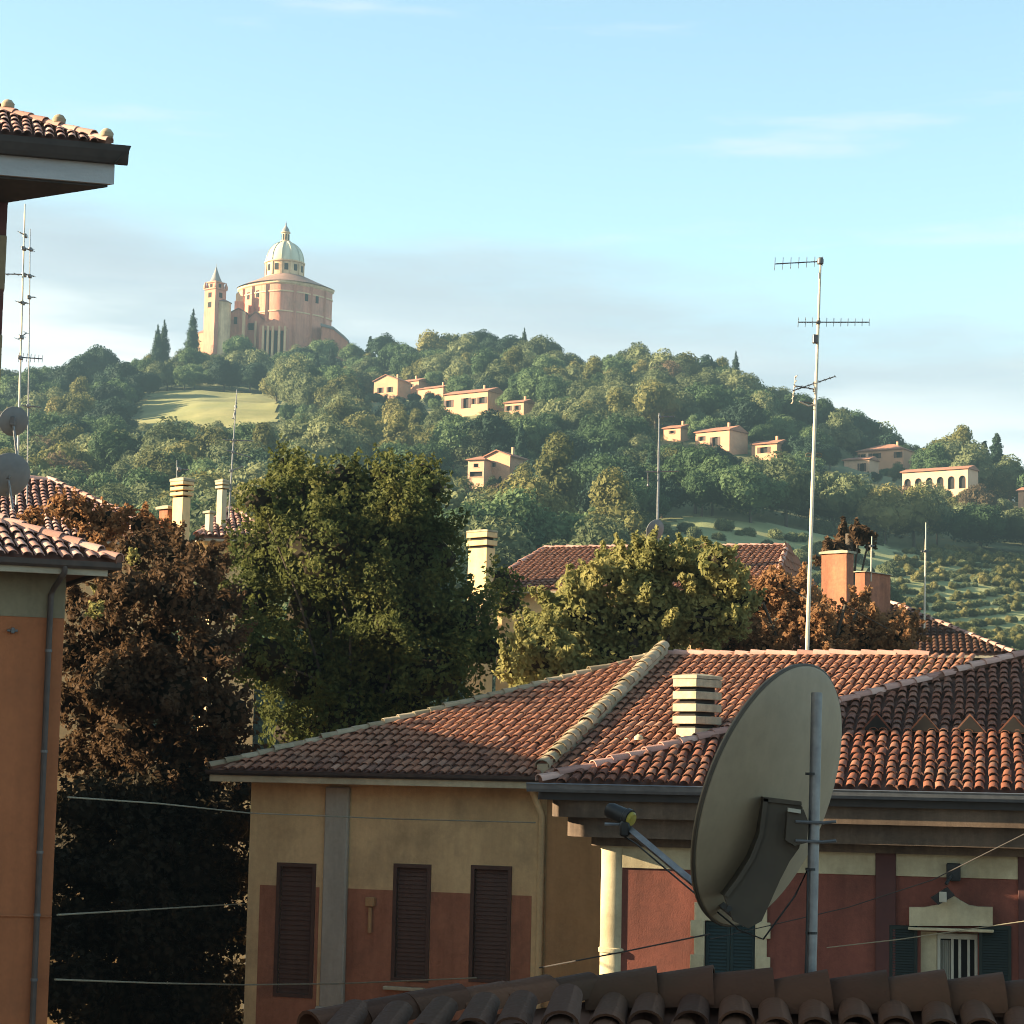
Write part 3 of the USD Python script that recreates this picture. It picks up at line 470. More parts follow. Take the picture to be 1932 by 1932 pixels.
# ------------------------------------------------------------------ houses on the hillside
CLEAR.append((1700, 1960, 1050, 1240, float(hit(1800, 1060)[1]) - 12)); CLEAR.append((1270, 1690, 1000, 1075, float(hit(1450, 1000)[1]) - 6))
CLEAR.append((372, 660, 400, 640, 1140)); CLEAR.append((372, 436, 600, 655, 1140)); CLEAR.append((266, 520, 740, 796, float(hit(400, 770)[1])))
FOOTPRINT = [(F.loc[0], F.loc[1] + R1, 34)]
def hill_house(name, label, category, x0, x1, yt, yb, D, phi, depth=9.0, wins=(), arches=0, roof='gable', wall='hillwall', group=None, clear=1.0, second=None):
    c = math.cos(math.radians(phi))
    f = Frame(pix(x0, yb, D), phi); w = f.on(x1, (yt + yb) / 2)[0]; h = f.on((x0 + x1) / 2, yt)[1]
    t = thing(name, label, category, f, group)
    holes, kinds = [], []
    if arches:
        st = w / arches
        for k in range(arches):
            xc, r = st * (k + .5), st * .31
            holes.append([(xc - r, .3), (xc + r, .3)] + [(xc + r * math.cos(q), h * .50 + r * math.sin(q)) for q in np.linspace(0, math.pi, 9)]); kinds.append('arch_opening')
    for a, b, cc, d in wins:
        holes.append(rect(a * w, b * w, cc * h, d * h)); kinds.append('window')
    W = obj('wall', [prism(rect(0, w, -9, h), 0, .35, 'y', holes), box(0, .3, .35, depth, -9, h), box(w - .3, w, .35, depth, -9, h), box(0, w, depth, depth + .3, -9, h)], M[wall], t)
    for q, kd in zip(holes, kinds):
        a = np.array(q); obj(kd, prism([tuple(p) for p in a + (a - a.mean(0)) * .06], .55, .62, 'y'), M['dark'], W)
        if kd == 'window' and w > 5:
            x0_, x1_, z0_, z1_ = a[:, 0].min(), a[:, 0].max(), a[:, 1].min(), a[:, 1].max(); q_ = (x1_ - x0_) * .42
            obj('shutter', box(x0_ - q_, x0_ - .03, -.10, -.02, z0_, z1_), M['brownshut'], W); obj('shutter', box(x1_ + .03, x1_ + q_, -.10, -.02, z0_, z1_), M['brownshut'], W)
        if kd == 'window' and D < 800:
            obj('sill', box(a[:, 0].min() - .15, a[:, 0].max() + .15, -.12, .1, a[:, 1].min() - .18, a[:, 1].min() - .02), M['hillwall2'], W)
    o, rh = .55, depth * .20
    if roof == 'gable':
        pts = [(-o, -o, h), (w + o, -o, h), (-o, depth + o, h), (w + o, depth + o, h), (-o, depth / 2, h + rh), (w + o, depth / 2, h + rh), (-o, -o, h + .25), (w + o, -o, h + .25)]
    elif roof == 'hip':
        k = min(depth / 2, w * .45)
        pts = [(-o, -o, h), (w + o, -o, h), (-o, depth + o, h), (w + o, depth + o, h), (k, depth / 2, h + rh * 1.2), (w - k, depth / 2, h + rh * 1.2), (-o, -o, h + .25), (w + o, -o, h + .25)]
    elif roof == 'front':                                              # gable towards the viewer
        pts = [(-o, -o, h), (w + o, -o, h), (-o, depth + o, h), (w + o, depth + o, h), (w / 2, -o, h + w * .2), (w / 2, depth + o, h + w * .2)]
        obj('gable_wall', prism([(0, h), (w, h), (w / 2, h + w * .19)], .02, .3, 'y'), M[wall], W); pts = None
        z = .28
        R = obj('roof', [hull([(-o, -o, h - .15), (w / 2, -o, h + w * .2), (w / 2, depth, h + w * .2), (-o, depth, h - .15), (-o, -o, h - .15 + z), (w / 2, -o, h + w * .2 + z), (w / 2, depth, h + w * .2 + z), (-o, depth, h - .15 + z)]),
                         hull([(w + o, -o, h - .15), (w / 2, -o, h + w * .2), (w / 2, depth, h + w * .2), (w + o, depth, h - .15), (w + o, -o, h - .15 + z), (w / 2, -o, h + w * .2 + z), (w / 2, depth, h + w * .2 + z), (w + o, depth, h - .15 + z)])], M['hillroof'], t)
    if pts is not None: R = obj('roof', hull(pts), M['hillroof'], t)
    if category == 'house' and w > 6:
        obj('chimney', cbox(w * .7, w * .7 + .7, depth * .45, depth * .45 + .7, h, h + rh + 1.2, .05), M[wall], R)
    CLEAR.append((min(x0, x1) - 1, max(x0, x1) + 1, yt - 6, yt + (yb - yt) * clear * .86, D))
    m = f.world([w / 2, depth / 2, 0]); FOOTPRINT.append((m[0], m[1], max(w, depth) * .5 + 2)); FOOTPRINT.append((m[0] - w * .5 - 9, m[1] - 4, 9)); FOOTPRINT.append((m[0] - w * .5 - 22, m[1] - 4, 8))
    return t
def hd(px, py): return float(hit(px, py)[1])
hill_house('hill_house', 'long salmon house high on the hill below the crest, right of the basilica', 'house', 722, 790, 722, 742, hd(760, 748), 38, 10, ((.55, .62, .3, .7), (.75, .82, .3, .7)), clear=.8)
hill_house('hill_house', 'small gabled salmon house at the left end of the long row high on the hill', 'house', 705, 750, 718, 748, hd(725, 752) - 14, 30, 10, ((.2, .34, .2, .55), (.6, .74, .2, .55)), roof='front', clear=.85)
hill_house('hill_house', 'salmon house with tall dark doorways ending the long row high on the hill', 'house', 838, 920, 742, 782, hd(875, 784), 36, 11, ((.04, .16, .35, .72), (.44, .56, .22, .75), (.80, .93, .38, .72), (.64, .70, .4, .7)), clear=.95)
hill_house('hill_house', 'low salmon wall of a house half hidden by trees between the two long hill houses', 'house', 788, 836, 733, 750, hd(810, 752) + 6, 38, 9, (), clear=.5)
hill_house('hill_house', 'small pale house glimpsed among trees right of the long hill row', 'house', 952, 988, 760, 782, hd(968, 786), 34, 8, ((.1, .3, .3, .75), (.55, .75, .3, .75)), clear=.8)
hh = hd(920, 918)
hill_house('hill_house', 'salmon gabled house with one small dark window on the middle slope', 'house', 912, 962, 862, 912, hh, 32, 10, ((.26, .40, .62, .78),), roof='front', clear=.75)
hill_house('hill_house', 'pale wing with open loggia against the gabled house on the middle slope', 'house', 882, 913, 868, 916, hh - 4, 24, 6, ((.35, .65, .72, .86), (.12, .9, .34, .54)), roof='hip', wall='hillwall2', clear=.98)
hill_house('hill_house', 'salmon hill house with a wide dark doorway left of the antenna mast', 'house', 1312, 1376, 814, 846, hd(1345, 850), 40, 10, ((.50, .66, .05, .62), (.12, .24, .45, .75)), clear=.85)
hill_house('hill_house', 'small salmon hill house with a round dark opening just left of the tall mast', 'house', 1418, 1466, 838, 858, hd(1440, 862), 34, 9, ((.34, .62, .1, .7),), clear=.9)
hill_house('hill_house', 'faint pink house among trees above the mast on the house ridge', 'house', 1252, 1284, 808, 824, hd(1268, 830), 36, 8, ((.4, .6, .3, .7),), clear=.7)
h5 = hd(1650, 892)
hill_house('hill_house', 'large salmon villa with hipped roof on the right shoulder of the hill', 'house', 1618, 1704, 850, 884, h5, 34, 12, ((.06, .2, .55, .85), (.32, .46, .55, .85), (.84, .94, .5, .85)), roof='hip', clear=.85)
hill_house('hill_house', 'low cream annex standing in front of the hipped villa on the right shoulder', 'house', 1592, 1640, 868, 892, h5 - 22, 34, 7, ((.62, .80, .0, .7),), wall='hillwall2', clear=.9)
hill_house('portico', 'long cream portico with arched openings on the right side of the hill', 'portico', 1702, 1826, 888, 930, hd(1765, 934), 36, 7, (), 6, wall='hillwall2', clear=.72)
hill_house('hill_house', 'pink house wall cut by the right edge of the photo below the portico', 'house', 1921, 1990, 925, 962, hd(1935, 968), 34, 9, ((.2, .3, .4, .7),), clear=.9)

# ------------------------------------------------------------------ foliage
def leaves_on(blobs, n, size, rng, up=0.25, inner=0.62, flat=0.0, aspect=0.6, outer=1.06, jit=0.65):
    """n leaf-sized faces spread through the outer shell of overlapping clumps"""
    C = np.array([b[0] for b in blobs], float); R = np.array([np.broadcast_to(b[1], 3) for b in blobs], float)
    w = (R[:, 0] * R[:, 2]) ** 1.0; k = rng.choice(len(C), n, p=w / w.sum())
    d = rng.normal(size=(n, 3)); d[:, 2] += up; d /= np.linalg.norm(d, axis=1, keepdims=True)
    rad = inner + (outer - inner) * rng.random(n) ** 0.55
    P = C[k] + d * R[k] * rad[:, None]
    nrm = d + rng.normal(size=(n, 3)) * jit; nrm[:, 2] += flat; nrm /= np.linalg.norm(nrm, axis=1, keepdims=True)
    a = np.cross(nrm, rng.normal(size=(n, 3))); a /= np.maximum(np.linalg.norm(a, axis=1, keepdims=True), 1e-6)
    b = np.cross(nrm, a); s = size * (0.6 + 0.8 * rng.random(n))[:, None]
    v = np.stack([P - a * s, P - b * s * aspect + nrm * s * .18, P + a * s, P + b * s * aspect + nrm * s * .18], 1).reshape(-1, 3)
    i = np.arange(n)[:, None] * 4
    f = np.vstack([i + [0, 1, 2], i + [0, 2, 3]])
    return v, f
_ICO = trimesh.creation.icosphere(subdivisions=1)
def cores(blobs, k, rng):
    out = []
    for c, r in blobs:
        v = np.array(_ICO.vertices); v = v * (1 + .5 * (rng.random((len(v), 1)) - .5)) * np.broadcast_to(r, 3) * k + np.array(c)
        out.append((v, np.array(_ICO.faces)))
    return cat(out)
def blobs_for(shape, rng):
    B = []
    if shape == 'round':
        for k in range(17):
            d = rng.normal(size=3); d[2] = abs(d[2]) * .9 - .25; d /= np.linalg.norm(d)
            B.append((np.array([d[0] * 3.0, d[1] * 3.0, 5.2 + d[2] * 2.9]), .8 + 1.5 * rng.random() ** 1.3))
        B.append((np.array([0, 0, 5.2]), 2.9))
    elif shape == 'broad':
        for k in range(22):
            d = rng.normal(size=3); d[2] = abs(d[2]) * .6 - .1; d /= np.linalg.norm(d)
            B.append((np.array([d[0] * 4.4, d[1] * 4.4, 4.6 + d[2] * 3.0]), .9 + 1.6 * rng.random() ** 1.3))
        B.append((np.array([0, 0, 4.5]), (4.0, 4.0, 2.7)))
    elif shape == 'tall':
        for k in range(18):
            t = rng.random(); a = rng.random() * 6.28; r = 1.9 * math.sin(math.pi * (.15 + .8 * t)) + .3
            B.append((np.array([r * math.cos(a), r * math.sin(a), 2.6 + 8.4 * t]), 1.0 + .6 * rng.random()))
        B.append((np.array([0, 0, 6.5]), (1.6, 1.6, 4.2)))
    elif shape == 'conifer':
        for k in range(26):
            t = (k + rng.random()) / 26; a = k * 2.4; r = 2.3 * (1 - t) ** .9
            B.append((np.array([r * math.cos(a) * .8, r * math.sin(a) * .8, 1.8 + 9.5 * t]), (.35 + .9 * (1 - t), .35 + .9 * (1 - t), .55)))
        B.append((np.array([0, 0, 5]), (1.0, 1.0, 4.0)))
    elif shape == 'cypress':
        for k in range(20):
            t = (k + rng.random()) / 20; a = k * 2.4; r = 2.1 * (1 - t) ** .75 * min(1, .5 + 3 * t)
            B.append((np.array([r * math.cos(a) * .5, r * math.sin(a) * .5, .8 + 11.4 * t]), (r * .62 + .18, r * .62 + .18, 1.1)))
        B.append((np.array([0, 0, 5]), (1.15, 1.15, 4.6)))
    else:                                                              # bush
        for k in range(9):
            a = rng.random() * 6.28; r = 1.6 * rng.random() ** .5
            B.append((np.array([r * math.cos(a), r * math.sin(a), 1.0 + .8 * rng.random()]), .8 + .6 * rng.random()))
    return B
KINDS = [  # proto, shape, leaves, count, leaf size, core, words
    ('rounded olive green', 'round', 'hill_olive', 1700, .46), ('rounded mid green', 'round', 'hill_green', 1700, .46), ('broad dark green', 'broad', 'hill_dark', 2000, .52),
    ('tall yellowish green', 'tall', 'hill_yellow', 1300, .42), ('broad pale olive', 'broad', 'hill_olive', 2000, .52), ('rounded brownish', 'round', 'hill_rust', 1500, .44),
    ('tall dark conifer', 'conifer', 'hill_dark', 1500, .40), ('slender dark cypress', 'cypress', 'hill_dark', 1100, .34), ('rounded dark green', 'round', 'hill_dark', 1700, .46),
    ('low olive bush', 'bush', 'hill_olive', 600, .40), ('rounded yellowish green', 'round', 'hill_yellow', 1600, .46), ('broad mid green', 'broad', 'hill_green', 2000, .52)]
EXTENT = [(4.6, 9.3), (4.6, 9.3), (6.0, 9.0), (3.2, 12.2), (6.0, 9.0), (4.6, 9.3), (3.0, 12.0), (2.3, 13.2), (4.6, 9.3), (2.6, 3.0), (4.6, 9.3), (6.0, 9.0)]
CROWNS = []
for k, (words, shape, leaf, n, size) in enumerate(KINDS):
    rng = np.random.default_rng(100 + k); B = blobs_for(shape, rng)
    CROWNS.append(cat([leaves_on(B, int(n * 2.3), size * .58, rng, .25, .66, 0, .6, 1.24, .42), cores(B, .80, rng)]))
    cp = stage.CreateClassPrim('/World/kind_of_' + words.replace(' ', '_') + '_tree')
    base = UsdGeom.Xform(cp)
    usdkit.mesh(stage, f'{cp.GetPath()}/crown', CROWNS[-1], LEAF[leaf])
    usdkit.mesh(stage, f'{cp.GetPath()}/trunk', tube([(0, 0, -1.5), (.05, 0, 1.5), (0, .1, EXTENT[k][1] * .5)], [.30, .24, .14], 7), M['bark'])
PROTO = ['/World/kind_of_' + k[0].replace(' ', '_') + '_tree' for k in KINDS]

# the wood: every tree of the slope stands on the terrain; gaps are left where the photograph looks through to a house or a field
rng = np.random.default_rng(11)
TR = []                                                                # x, y, z, kind, scale, turn
def dark_patch(px, py):  # dark kinds grow here; the widest patch stands for shade, in leaf colour
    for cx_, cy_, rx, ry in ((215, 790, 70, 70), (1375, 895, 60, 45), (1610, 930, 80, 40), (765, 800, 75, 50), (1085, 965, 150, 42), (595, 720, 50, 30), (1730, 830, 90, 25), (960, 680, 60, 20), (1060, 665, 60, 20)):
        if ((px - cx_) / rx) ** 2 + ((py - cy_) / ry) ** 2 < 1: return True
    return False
y = 262.0
while y < 1215:
    step = 9.8 + y / 300
    for x in np.arange(-.34 * y, .34 * y, step):
        px_, py_ = x + (rng.random() - .5) * step * .8, y + (rng.random() - .5) * step * .8
        z = float(terrain(px_, py_)); s = proj((px_, py_, z))
        if not (-140 < s[0] < 2080): continue
        p = Point(px_, py_)
        if MEADOW.contains(p) or ORCH.buffer(4).contains(p): continue
        if any((px_ - a) ** 2 + (py_ - b) ** 2 < r * r for a, b, r in FOOTPRINT): continue
        nz = meshkit.fbm(np.array([px_ / 42.0, py_ / 60.0, 3.0]), 3, 9); r = rng.random()
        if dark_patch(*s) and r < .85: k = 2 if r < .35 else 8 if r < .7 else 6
        elif GRASS.contains(p):
            if r < .62: continue
            k = 9
        elif nz < .40: k = (1, 11, 8, 1, 2)[int(r * 5)]
        elif nz < .52: k = (0, 4, 1, 0, 1, 11)[int(r * 6)]
        elif nz < .62: k = (0, 4, 10, 0, 4, 1)[int(r * 6)]
        else: k = (10, 3, 0, 10, 4, 5, 3)[int(r * 7)]
        sc = (.90 + 1.05 * rng.random() ** 1.4) * (.70 if y > 1080 else 1.0)
        for tries in range(5):
            ex, eh = EXTENT[k][0] * sc, EXTENT[k][1] * sc
            c0, c1 = proj((px_ - ex, py_, z)), proj((px_ + ex, py_, z + eh))
            bad = any(py_ < D + 3 and c1[0] > a and c0[0] < b and c1[1] < d and c0[1] > c for a, b, c, d, D in CLEAR)
            if not bad: break
            sc *= .62
            if tries == 2 and k not in (9,): k = 9
        if bad: continue
        TR.append((px_, py_, z - .2, k, sc, rng.random() * 6.28))
    y += step
def plant(px_, py_, k, top, D=None):                                   # a tree whose foot and top the photograph shows
    D = D or float(hit(px_, py_)[1]); p = pix(px_, py_, D); p[2] = float(terrain(p[0], p[1]))
    h = pix(px_, top, D)[2] - p[2]; TR.append((p[0], p[1], p[2], k, h / EXTENT[k][1], rng.random() * 6.28)); return len(TR) - 1
SPECIAL = {}
for px_, top, D, words in ((295, 612, 1120, 'left and lower of the two dark cypresses standing left of the basilica'), (307, 603, 1124, 'taller of the paired cypresses further left of the basilica'),
                           (361, 582, 1135, 'lone tall dark cypress standing beside the basilica bell tower'), (697, 632, 1130, 'dark pointed conifer on the crest just right of the basilica'),
                           (1388, 662, 940, 'slim dark tree sticking up from the crest beyond the mast'), (988, 618, 1040, 'slim tree top sticking up on the middle of the crest'),
                           (1818, 822, 770, 'leftmost small pointed conifer on the right end of the crest'), (1838, 830, 768, 'second small pointed conifer on the right end of the crest'),
                           (1857, 828, 764, 'third small pointed conifer on the right end of the crest'), (1880, 812, 760, 'tallest pointed conifer on the right end of the crest'),
                           (985, 790, 640, 'slender dark cypress standing right of the gabled house on the middle slope'), (18, 695, 1090, 'small pointed conifer on the crest at the left edge of the photo')):
    k = 6 if 'conifer' in words and 'slim' not in words else 7
    p = pix(px_, 700, D); z = float(terrain(p[0], p[1])); h = pix(px_, top, D)[2] - z
    SPECIAL[len(TR)] = words; TR.append((p[0], p[1], z, k, h / EXTENT[k][1], rng.random() * 6.28))
for px_, top, D, k, words in ((160, 662, 1080, 8, 'large round tree on the skyline left of the cypresses'), (197, 655, 1085, 8, 'tallest round tree on the skyline at the left'), (450, 632, 1120, 1, 'green tree in front of the basilica apse'), (604, 640, 1118, 1, 'bushy tree in front of the basilica drum'),
                              (1317, 668, 948, 2, 'dark round tree on the skyline right of the middle'), (715, 632, 1125, 8, 'dark tree on the crest beside the pointed conifer right of the basilica')):
    p = pix(px_, 700, D); z = float(terrain(p[0], p[1])); h = pix(px_, top, D)[2] - z
    SPECIAL[len(TR)] = words; TR.append((p[0], p[1], z, k, h / EXTENT[k][1], rng.random() * 6.28))
# which of them show largest: paint their outlines far to near on a small grid, with the town in front
TA = np.array([t[:6] for t in TR]); S = 0.25; N = 483
ids = np.full((N, N), -1); yy, xx = np.mgrid[0:N, 0:N]
order = np.argsort(-TA[:, 1])
for i in order:
    x, y, z, k, sc, _ = TR[i]; ex, eh = EXTENT[k]; c = proj((x, y, z + eh * sc * .55)); ppm = FOCAL / y * S
    rx, ry = ex * sc * ppm * .95, eh * sc * ppm * .48; cx_, cy_ = c * S
    a0, a1, b0, b1 = int(max(cx_ - rx, 0)), int(min(cx_ + rx + 2, N)), int(max(cy_ - ry, 0)), int(min(cy_ + ry + 2, N))
    if a1 <= a0 or b1 <= b0: continue
    m = ((xx[b0:b1, a0:a1] - cx_) / max(rx, .5)) ** 2 + ((yy[b0:b1, a0:a1] - cy_) / max(ry, .5)) ** 2 <= 1
    ids[b0:b1, a0:a1][m] = i
town = np.interp(np.arange(N) / S, [0, 300, 420, 470, 560, 650, 820, 850, 880, 950, 1250, 1400, 1540, 1690, 1760, 1932], [905, 950, 960, 880, 840, 822, 850, 920, 990, 1015, 1035, 1055, 1085, 1130, 1165, 1225])
ids[yy > (town * S)[None, :]] = -1
area = np.bincount(ids[ids >= 0], minlength=len(TR))
show = [i for i in np.argsort(-area) if area[i] > 0][:300]
show = list(dict.fromkeys(list(SPECIAL) + show))[:300]
LAND = [('the domed basilica', 540, 640), ('the pale meadow', 390, 765), ('the long row of salmon houses', 800, 745), ('the middle slope gabled house', 920, 890), ('the hipped villa', 1650, 865),
        ('the long portico', 1765, 905), ('the tall mast', 1535, 800), ('the wide doorway house', 1345, 830), ('the hill at the left edge', 40, 760), ('the middle of the crest', 1080, 665), ('the dark town tree', 660, 850), ('the rows of the orchard', 1800, 1060), ('the scrubby slope', 1350, 980)]
def where(px_, py_):
    n, lx, ly = min(LAND, key=lambda l: (l[1] - px_) ** 2 + 2.0 * (l[2] - py_) ** 2)
    dx, dy = px_ - lx, (py_ - ly) * 1.4
    near = 'close ' if math.hypot(dx, dy) < 70 else 'further '
    return near + (('right of ' if dx > 0 else 'left of ') if abs(dx) > abs(dy) else ('below ' if dy > 0 else 'above ')) + n
def put_tree(i):
    x, y, z, k, sc, turn = TR[i]; c = proj((x, y, z + EXTENT[k][1] * sc * .6))
    name = 'cypress_tree' if k == 7 else 'conifer_tree' if k == 6 else 'bush' if k == 9 else 'hill_tree'
    p = UsdGeom.Xform.Define(stage, path_of(name, None))
    p.AddTranslateOp().Set(Gf.Vec3d(x, y, z)); p.AddRotateZOp().Set(math.degrees(turn)); p.AddScaleOp().Set(Gf.Vec3f(sc, sc, sc))
    p.GetPrim().GetReferences().AddInternalReference(PROTO[k]); p.GetPrim().SetInstanceable(True)
    words = KINDS[k][0]; noun = '' if k in (7, 9) else ' tree'
    if k == 6: noun = ''
    cat_ = 'bush' if k == 9 else 'tree'
    if i in SPECIAL: tag(p.GetPrim(), SPECIAL[i], cat_)
    else:
        w = where(*c); tag(p.GetPrim(), f'{words}{noun} {w}', cat_, f'{words}{noun} group {w}')
for i in show: put_tree(i)
def scatter(name, places, protos, label, category):
    """many small plants as one object: a point instancer over its own prototypes"""
    pi = UsdGeom.PointInstancer.Define(stage, path_of(name, None)); tg = []
    for k in protos:
        m = usdkit.mesh(stage, f'{pi.GetPath()}/plant_kind_{len(tg) + 1}', CROWNS[k], LEAF[KINDS[k][2]]); tg.append(m.GetPath())
    pi.CreatePrototypesRel().SetTargets(tg)
    pi.CreateProtoIndicesAttr(Vt.IntArray([list(protos).index(int(t[3])) for t in places]))
    pi.CreatePositionsAttr(Vt.Vec3fArray([Gf.Vec3f(*map(float, t[:3])) for t in places]))
    pi.CreateScalesAttr(Vt.Vec3fArray([Gf.Vec3f(float(t[4])) for t in places]))
    pi.CreateOrientationsAttr(Vt.QuathArray([Gf.Quath(math.cos(t[5] / 2), 0, 0, math.sin(t[5] / 2)) for t in places]))
    return tag(pi.GetPrim(), label, category, None, 'stuff')
chosen = set(show)
scatter('hill_woods', [t for i, t in enumerate(TR) if i not in chosen], list(range(12)), 'mixed green woods covering the hillside between the houses', 'woods')
rows = []
o = np.array(hit(1690, 1150)[:2]); dirr = np.array([0.80, 0.60]); dirr /= np.linalg.norm(dirr); nr = np.array([-dirr[1], dirr[0]])
for a in np.arange(-90, 90, 6.4):
    for b in np.arange(-40, 220, 2.1):
        q = o + nr * a + dirr * b + rng.normal(size=2) * .35
        if ORCH.contains(Point(*q)): rows.append((q[0], q[1], float(terrain(*q)) - .2, 9 if rng.random() < .55 else 10, .56 * (.75 + .5 * rng.random()), rng.random() * 6.28))
rows = [(a, b, c, k, s * (1 if k == 9 else .42), t) for a, b, c, k, s, t in rows]
scatter('orchard_rows', rows, [9, 10], 'slanting rows of small olive green fruit trees on the right slope', 'orchard')
UND = []
for q in range(2600):
    y = 200 + 330 * rng.random(); x = (rng.random() - .5) * .52 * y; p = Point(x, y)
    if ORCH.contains(p): continue
    UND.append((x, y, float(terrain(x, y)) - .3, 9, .5 + .5 * rng.random(), rng.random() * 6.28))
scatter('undergrowth', UND, [9], 'low olive green undergrowth on the foot of the hill', 'undergrowth')
print('trees', len(TR), 'shown', len(show), int((area > 0).sum()), 'orchard', len(rows))

# ------------------------------------------------------------------ roofs of clay tiles
def half_tube(P, d, up, L, r0, r1, seg=6, th=.014, arc=math.pi, squash=.90):
    """one barrel tile: butt at P with radius r0, running along d for L and narrowing to r1"""
    d = np.asarray(d, float); d = d / np.linalg.norm(d); up = np.asarray(up, float); up = up - d * (up @ d); up /= np.linalg.norm(up); s = np.cross(d, up)
    a = np.linspace(-arc / 2, arc / 2, seg + 1); ring = lambda r: np.sin(a)[:, None] * s * r + np.cos(a)[:, None] * up * r * squash
    o0, o1, i0, i1 = P + ring(r0), P + d * L + ring(r1), P + ring(r0 - th), P + d * L + ring(r1 - th)
    v = np.vstack([o0, o1, i0, i1]); n = seg + 1; f = []
    for k in range(seg):
        f += [[k, k + 1, n + k + 1], [k, n + k + 1, n + k], [2 * n + k, 3 * n + k + 1, 2 * n + k + 1], [2 * n + k, 3 * n + k, 3 * n + k + 1],
              [k, 2 * n + k + 1, k + 1], [k, 2 * n + k, 2 * n + k + 1]]
    f += [[0, n, 3 * n], [0, 3 * n, 2 * n], [seg, 3 * n - 1, 4 * n - 1], [seg, 4 * n - 1, 2 * n - 1]]
    return v, np.array(f)
def roof_tiles(parent, fr, O, e, u, poly, da, db, r, m, budget=300, seen=None, seed=1, seg=5, sq=.70):
    """rows of barrel tiles over a roof plane; those that show are parts of their own, the rest one part"""
    rng = np.random.default_rng(seed); O, e, u = (np.asarray(q, float) for q in (O, e, u)); n = np.cross(e, u); n /= np.linalg.norm(n)
    P = Polygon(poly); x0, y0, x1, y1 = P.bounds; cand = []
    for j, b in enumerate(np.arange(y0 + .02, y1, db)):
        for a in np.arange(x0 + da * (.5 if True else 0), x1, da):
            if P.contains(Point(a, b + db * .35)): cand.append((a, b))
    q = fr.world(np.array([O + e * a + u * b for a, b in cand])); pr = proj(q)
    vis = [(-20 < s[0] < 1952 and -20 < s[1] < 1952 and (seen is None or seen(*s))) for s in pr]
    dist = np.linalg.norm(q - CAM, axis=1); order = sorted((i for i in range(len(cand)) if vis[i]), key=lambda i: dist[i]); first = set(order[:budget]); rest = []
    for i, (a, b) in enumerate(cand):
        a += rng.normal() * .010 + .012 * math.sin(b * 1.3 + seed); b += rng.normal() * .026 - (.07 if rng.random() < .03 else 0); tw = rng.normal() * .035; lift = .012 + .012 * rng.random()
        dd = u * math.cos(tw) + e * math.sin(tw) - n * (.075 + .02 * rng.random())
        t = half_tube(O + e * a + u * (b - .05) + n * (lift + .042), dd, n, db * 1.22, r * (1 + .05 * rng.normal() * .6), r * .80, seg, .014, math.pi, sq)
        if i in first: obj('tile', t, m, parent, 50)
        else: rest.append(t)
    if rest: obj('tiles', cat(rest), m, parent, 50, kind='stuff')
def ridge_caps(parent, P0, P1, up, r, L, m, seed=5, rise=.02, name='ridge_tile'):
    """a line of overlapping cap tiles"""
    rng = np.random.default_rng(seed); P0, P1 = np.asarray(P0, float), np.asarray(P1, float); D = P1 - P0; n = max(1, int(np.linalg.norm(D) / L)); obj('mortar_bed', tube([P0 + D * .004 + np.asarray(up) * (rise - .03), P1 + np.asarray(up) * (rise - .03)], r * .74, 8), M['deck'], parent); d = D / np.linalg.norm(D); s = np.cross(d, up); s /= np.linalg.norm(s)
    for k in range(n):
        obj(name, half_tube(P0 + D * k / n + np.asarray(up) * (rise + .012 * rng.normal()) + s * .01 * rng.normal(), d + s * .03 * rng.normal() - np.asarray(up) * .05, up, np.linalg.norm(D) / n * 1.2, r * (1 + .05 * rng.normal()), r * .84, 7, .018, math.pi * 1.05), m, parent, 50)
def hip_deck(w, dep, z, rise, d, t=.10):
    """solid hipped roof over the rectangle 0..w, 0..dep with its ridge d in from the ends"""
    return hull([(0, 0, z), (w, 0, z), (0, dep, z), (w, dep, z), (0, 0, z - t), (w, 0, z - t), (0, dep, z - t), (w, dep, z - t), (d, dep / 2, z + rise), (w - d, dep / 2, z + rise)])

# ------------------------------------------------------------------ yellow house
PHI = 21.0
B = pix(395, 1452, 56.3); FY = Frame([0, 0, 0], PHI); OH = .76
FY.loc = B - FY.R @ np.array([-OH, -OH, 0]); FY.loc[2] = 0; ZE = float(B[2])
T = thing('yellow_house', 'yellow house with hipped clay tile roof, brown shuttered windows and red wall panels', 'house', FY)
HD, HS = 8.65, .375
YT = T; W_, DEP = 22.0, 2 * HD - 2 * OH
def on(px, py, ly=0.0): return FY.on(px, py, ly)
bot = 0.0
xr = W_ - .2
def win(x0, x1, yt, yb): 
    a, zt = on(x0, yt); b, zb = on(x1, yb); return a, b, zb, zt
wl = [win(527, 586, 1631, 1880), win(747, 805, 1633, 1850), win(893, 958, 1636, 1852)]
Wl = obj('wall', prism(rect(0, xr, 0, ZE - .10), 0, .3, 'y', [rect(a, b, c, d) for a, b, c, d in wl]), M['cream'], T)
obj('side_wall', [box(0, .3, .3, DEP, 0, ZE - .1), box(.3, xr, DEP - .3, DEP, 0, ZE - .1)], M['cream'], T)
zt = on(700, 1678)[1]
def panel(px0, px1, z0, z1):
    a, b = on(px0, 1700)[0], on(px1, 1700)[0]; cuts = [q for q in wl if q[1] > a and q[0] < b]
    P = Polygon(rect(a, b, z0, z1))
    for q in cuts: P = P.difference(Polygon(rect(q[0] - .06, q[1] + .06, q[2] - .02, q[3] + .06)))
    for gp in getattr(P, 'geoms', [P]):
        obj('wall_panel', prism(list(gp.exterior.coords), -.012, .002, 'y', [list(h.coords) for h in gp.interiors]), M['redpanel'], T)
panel(490, 602, .5, zt); panel(654, 1003, .5, zt); 
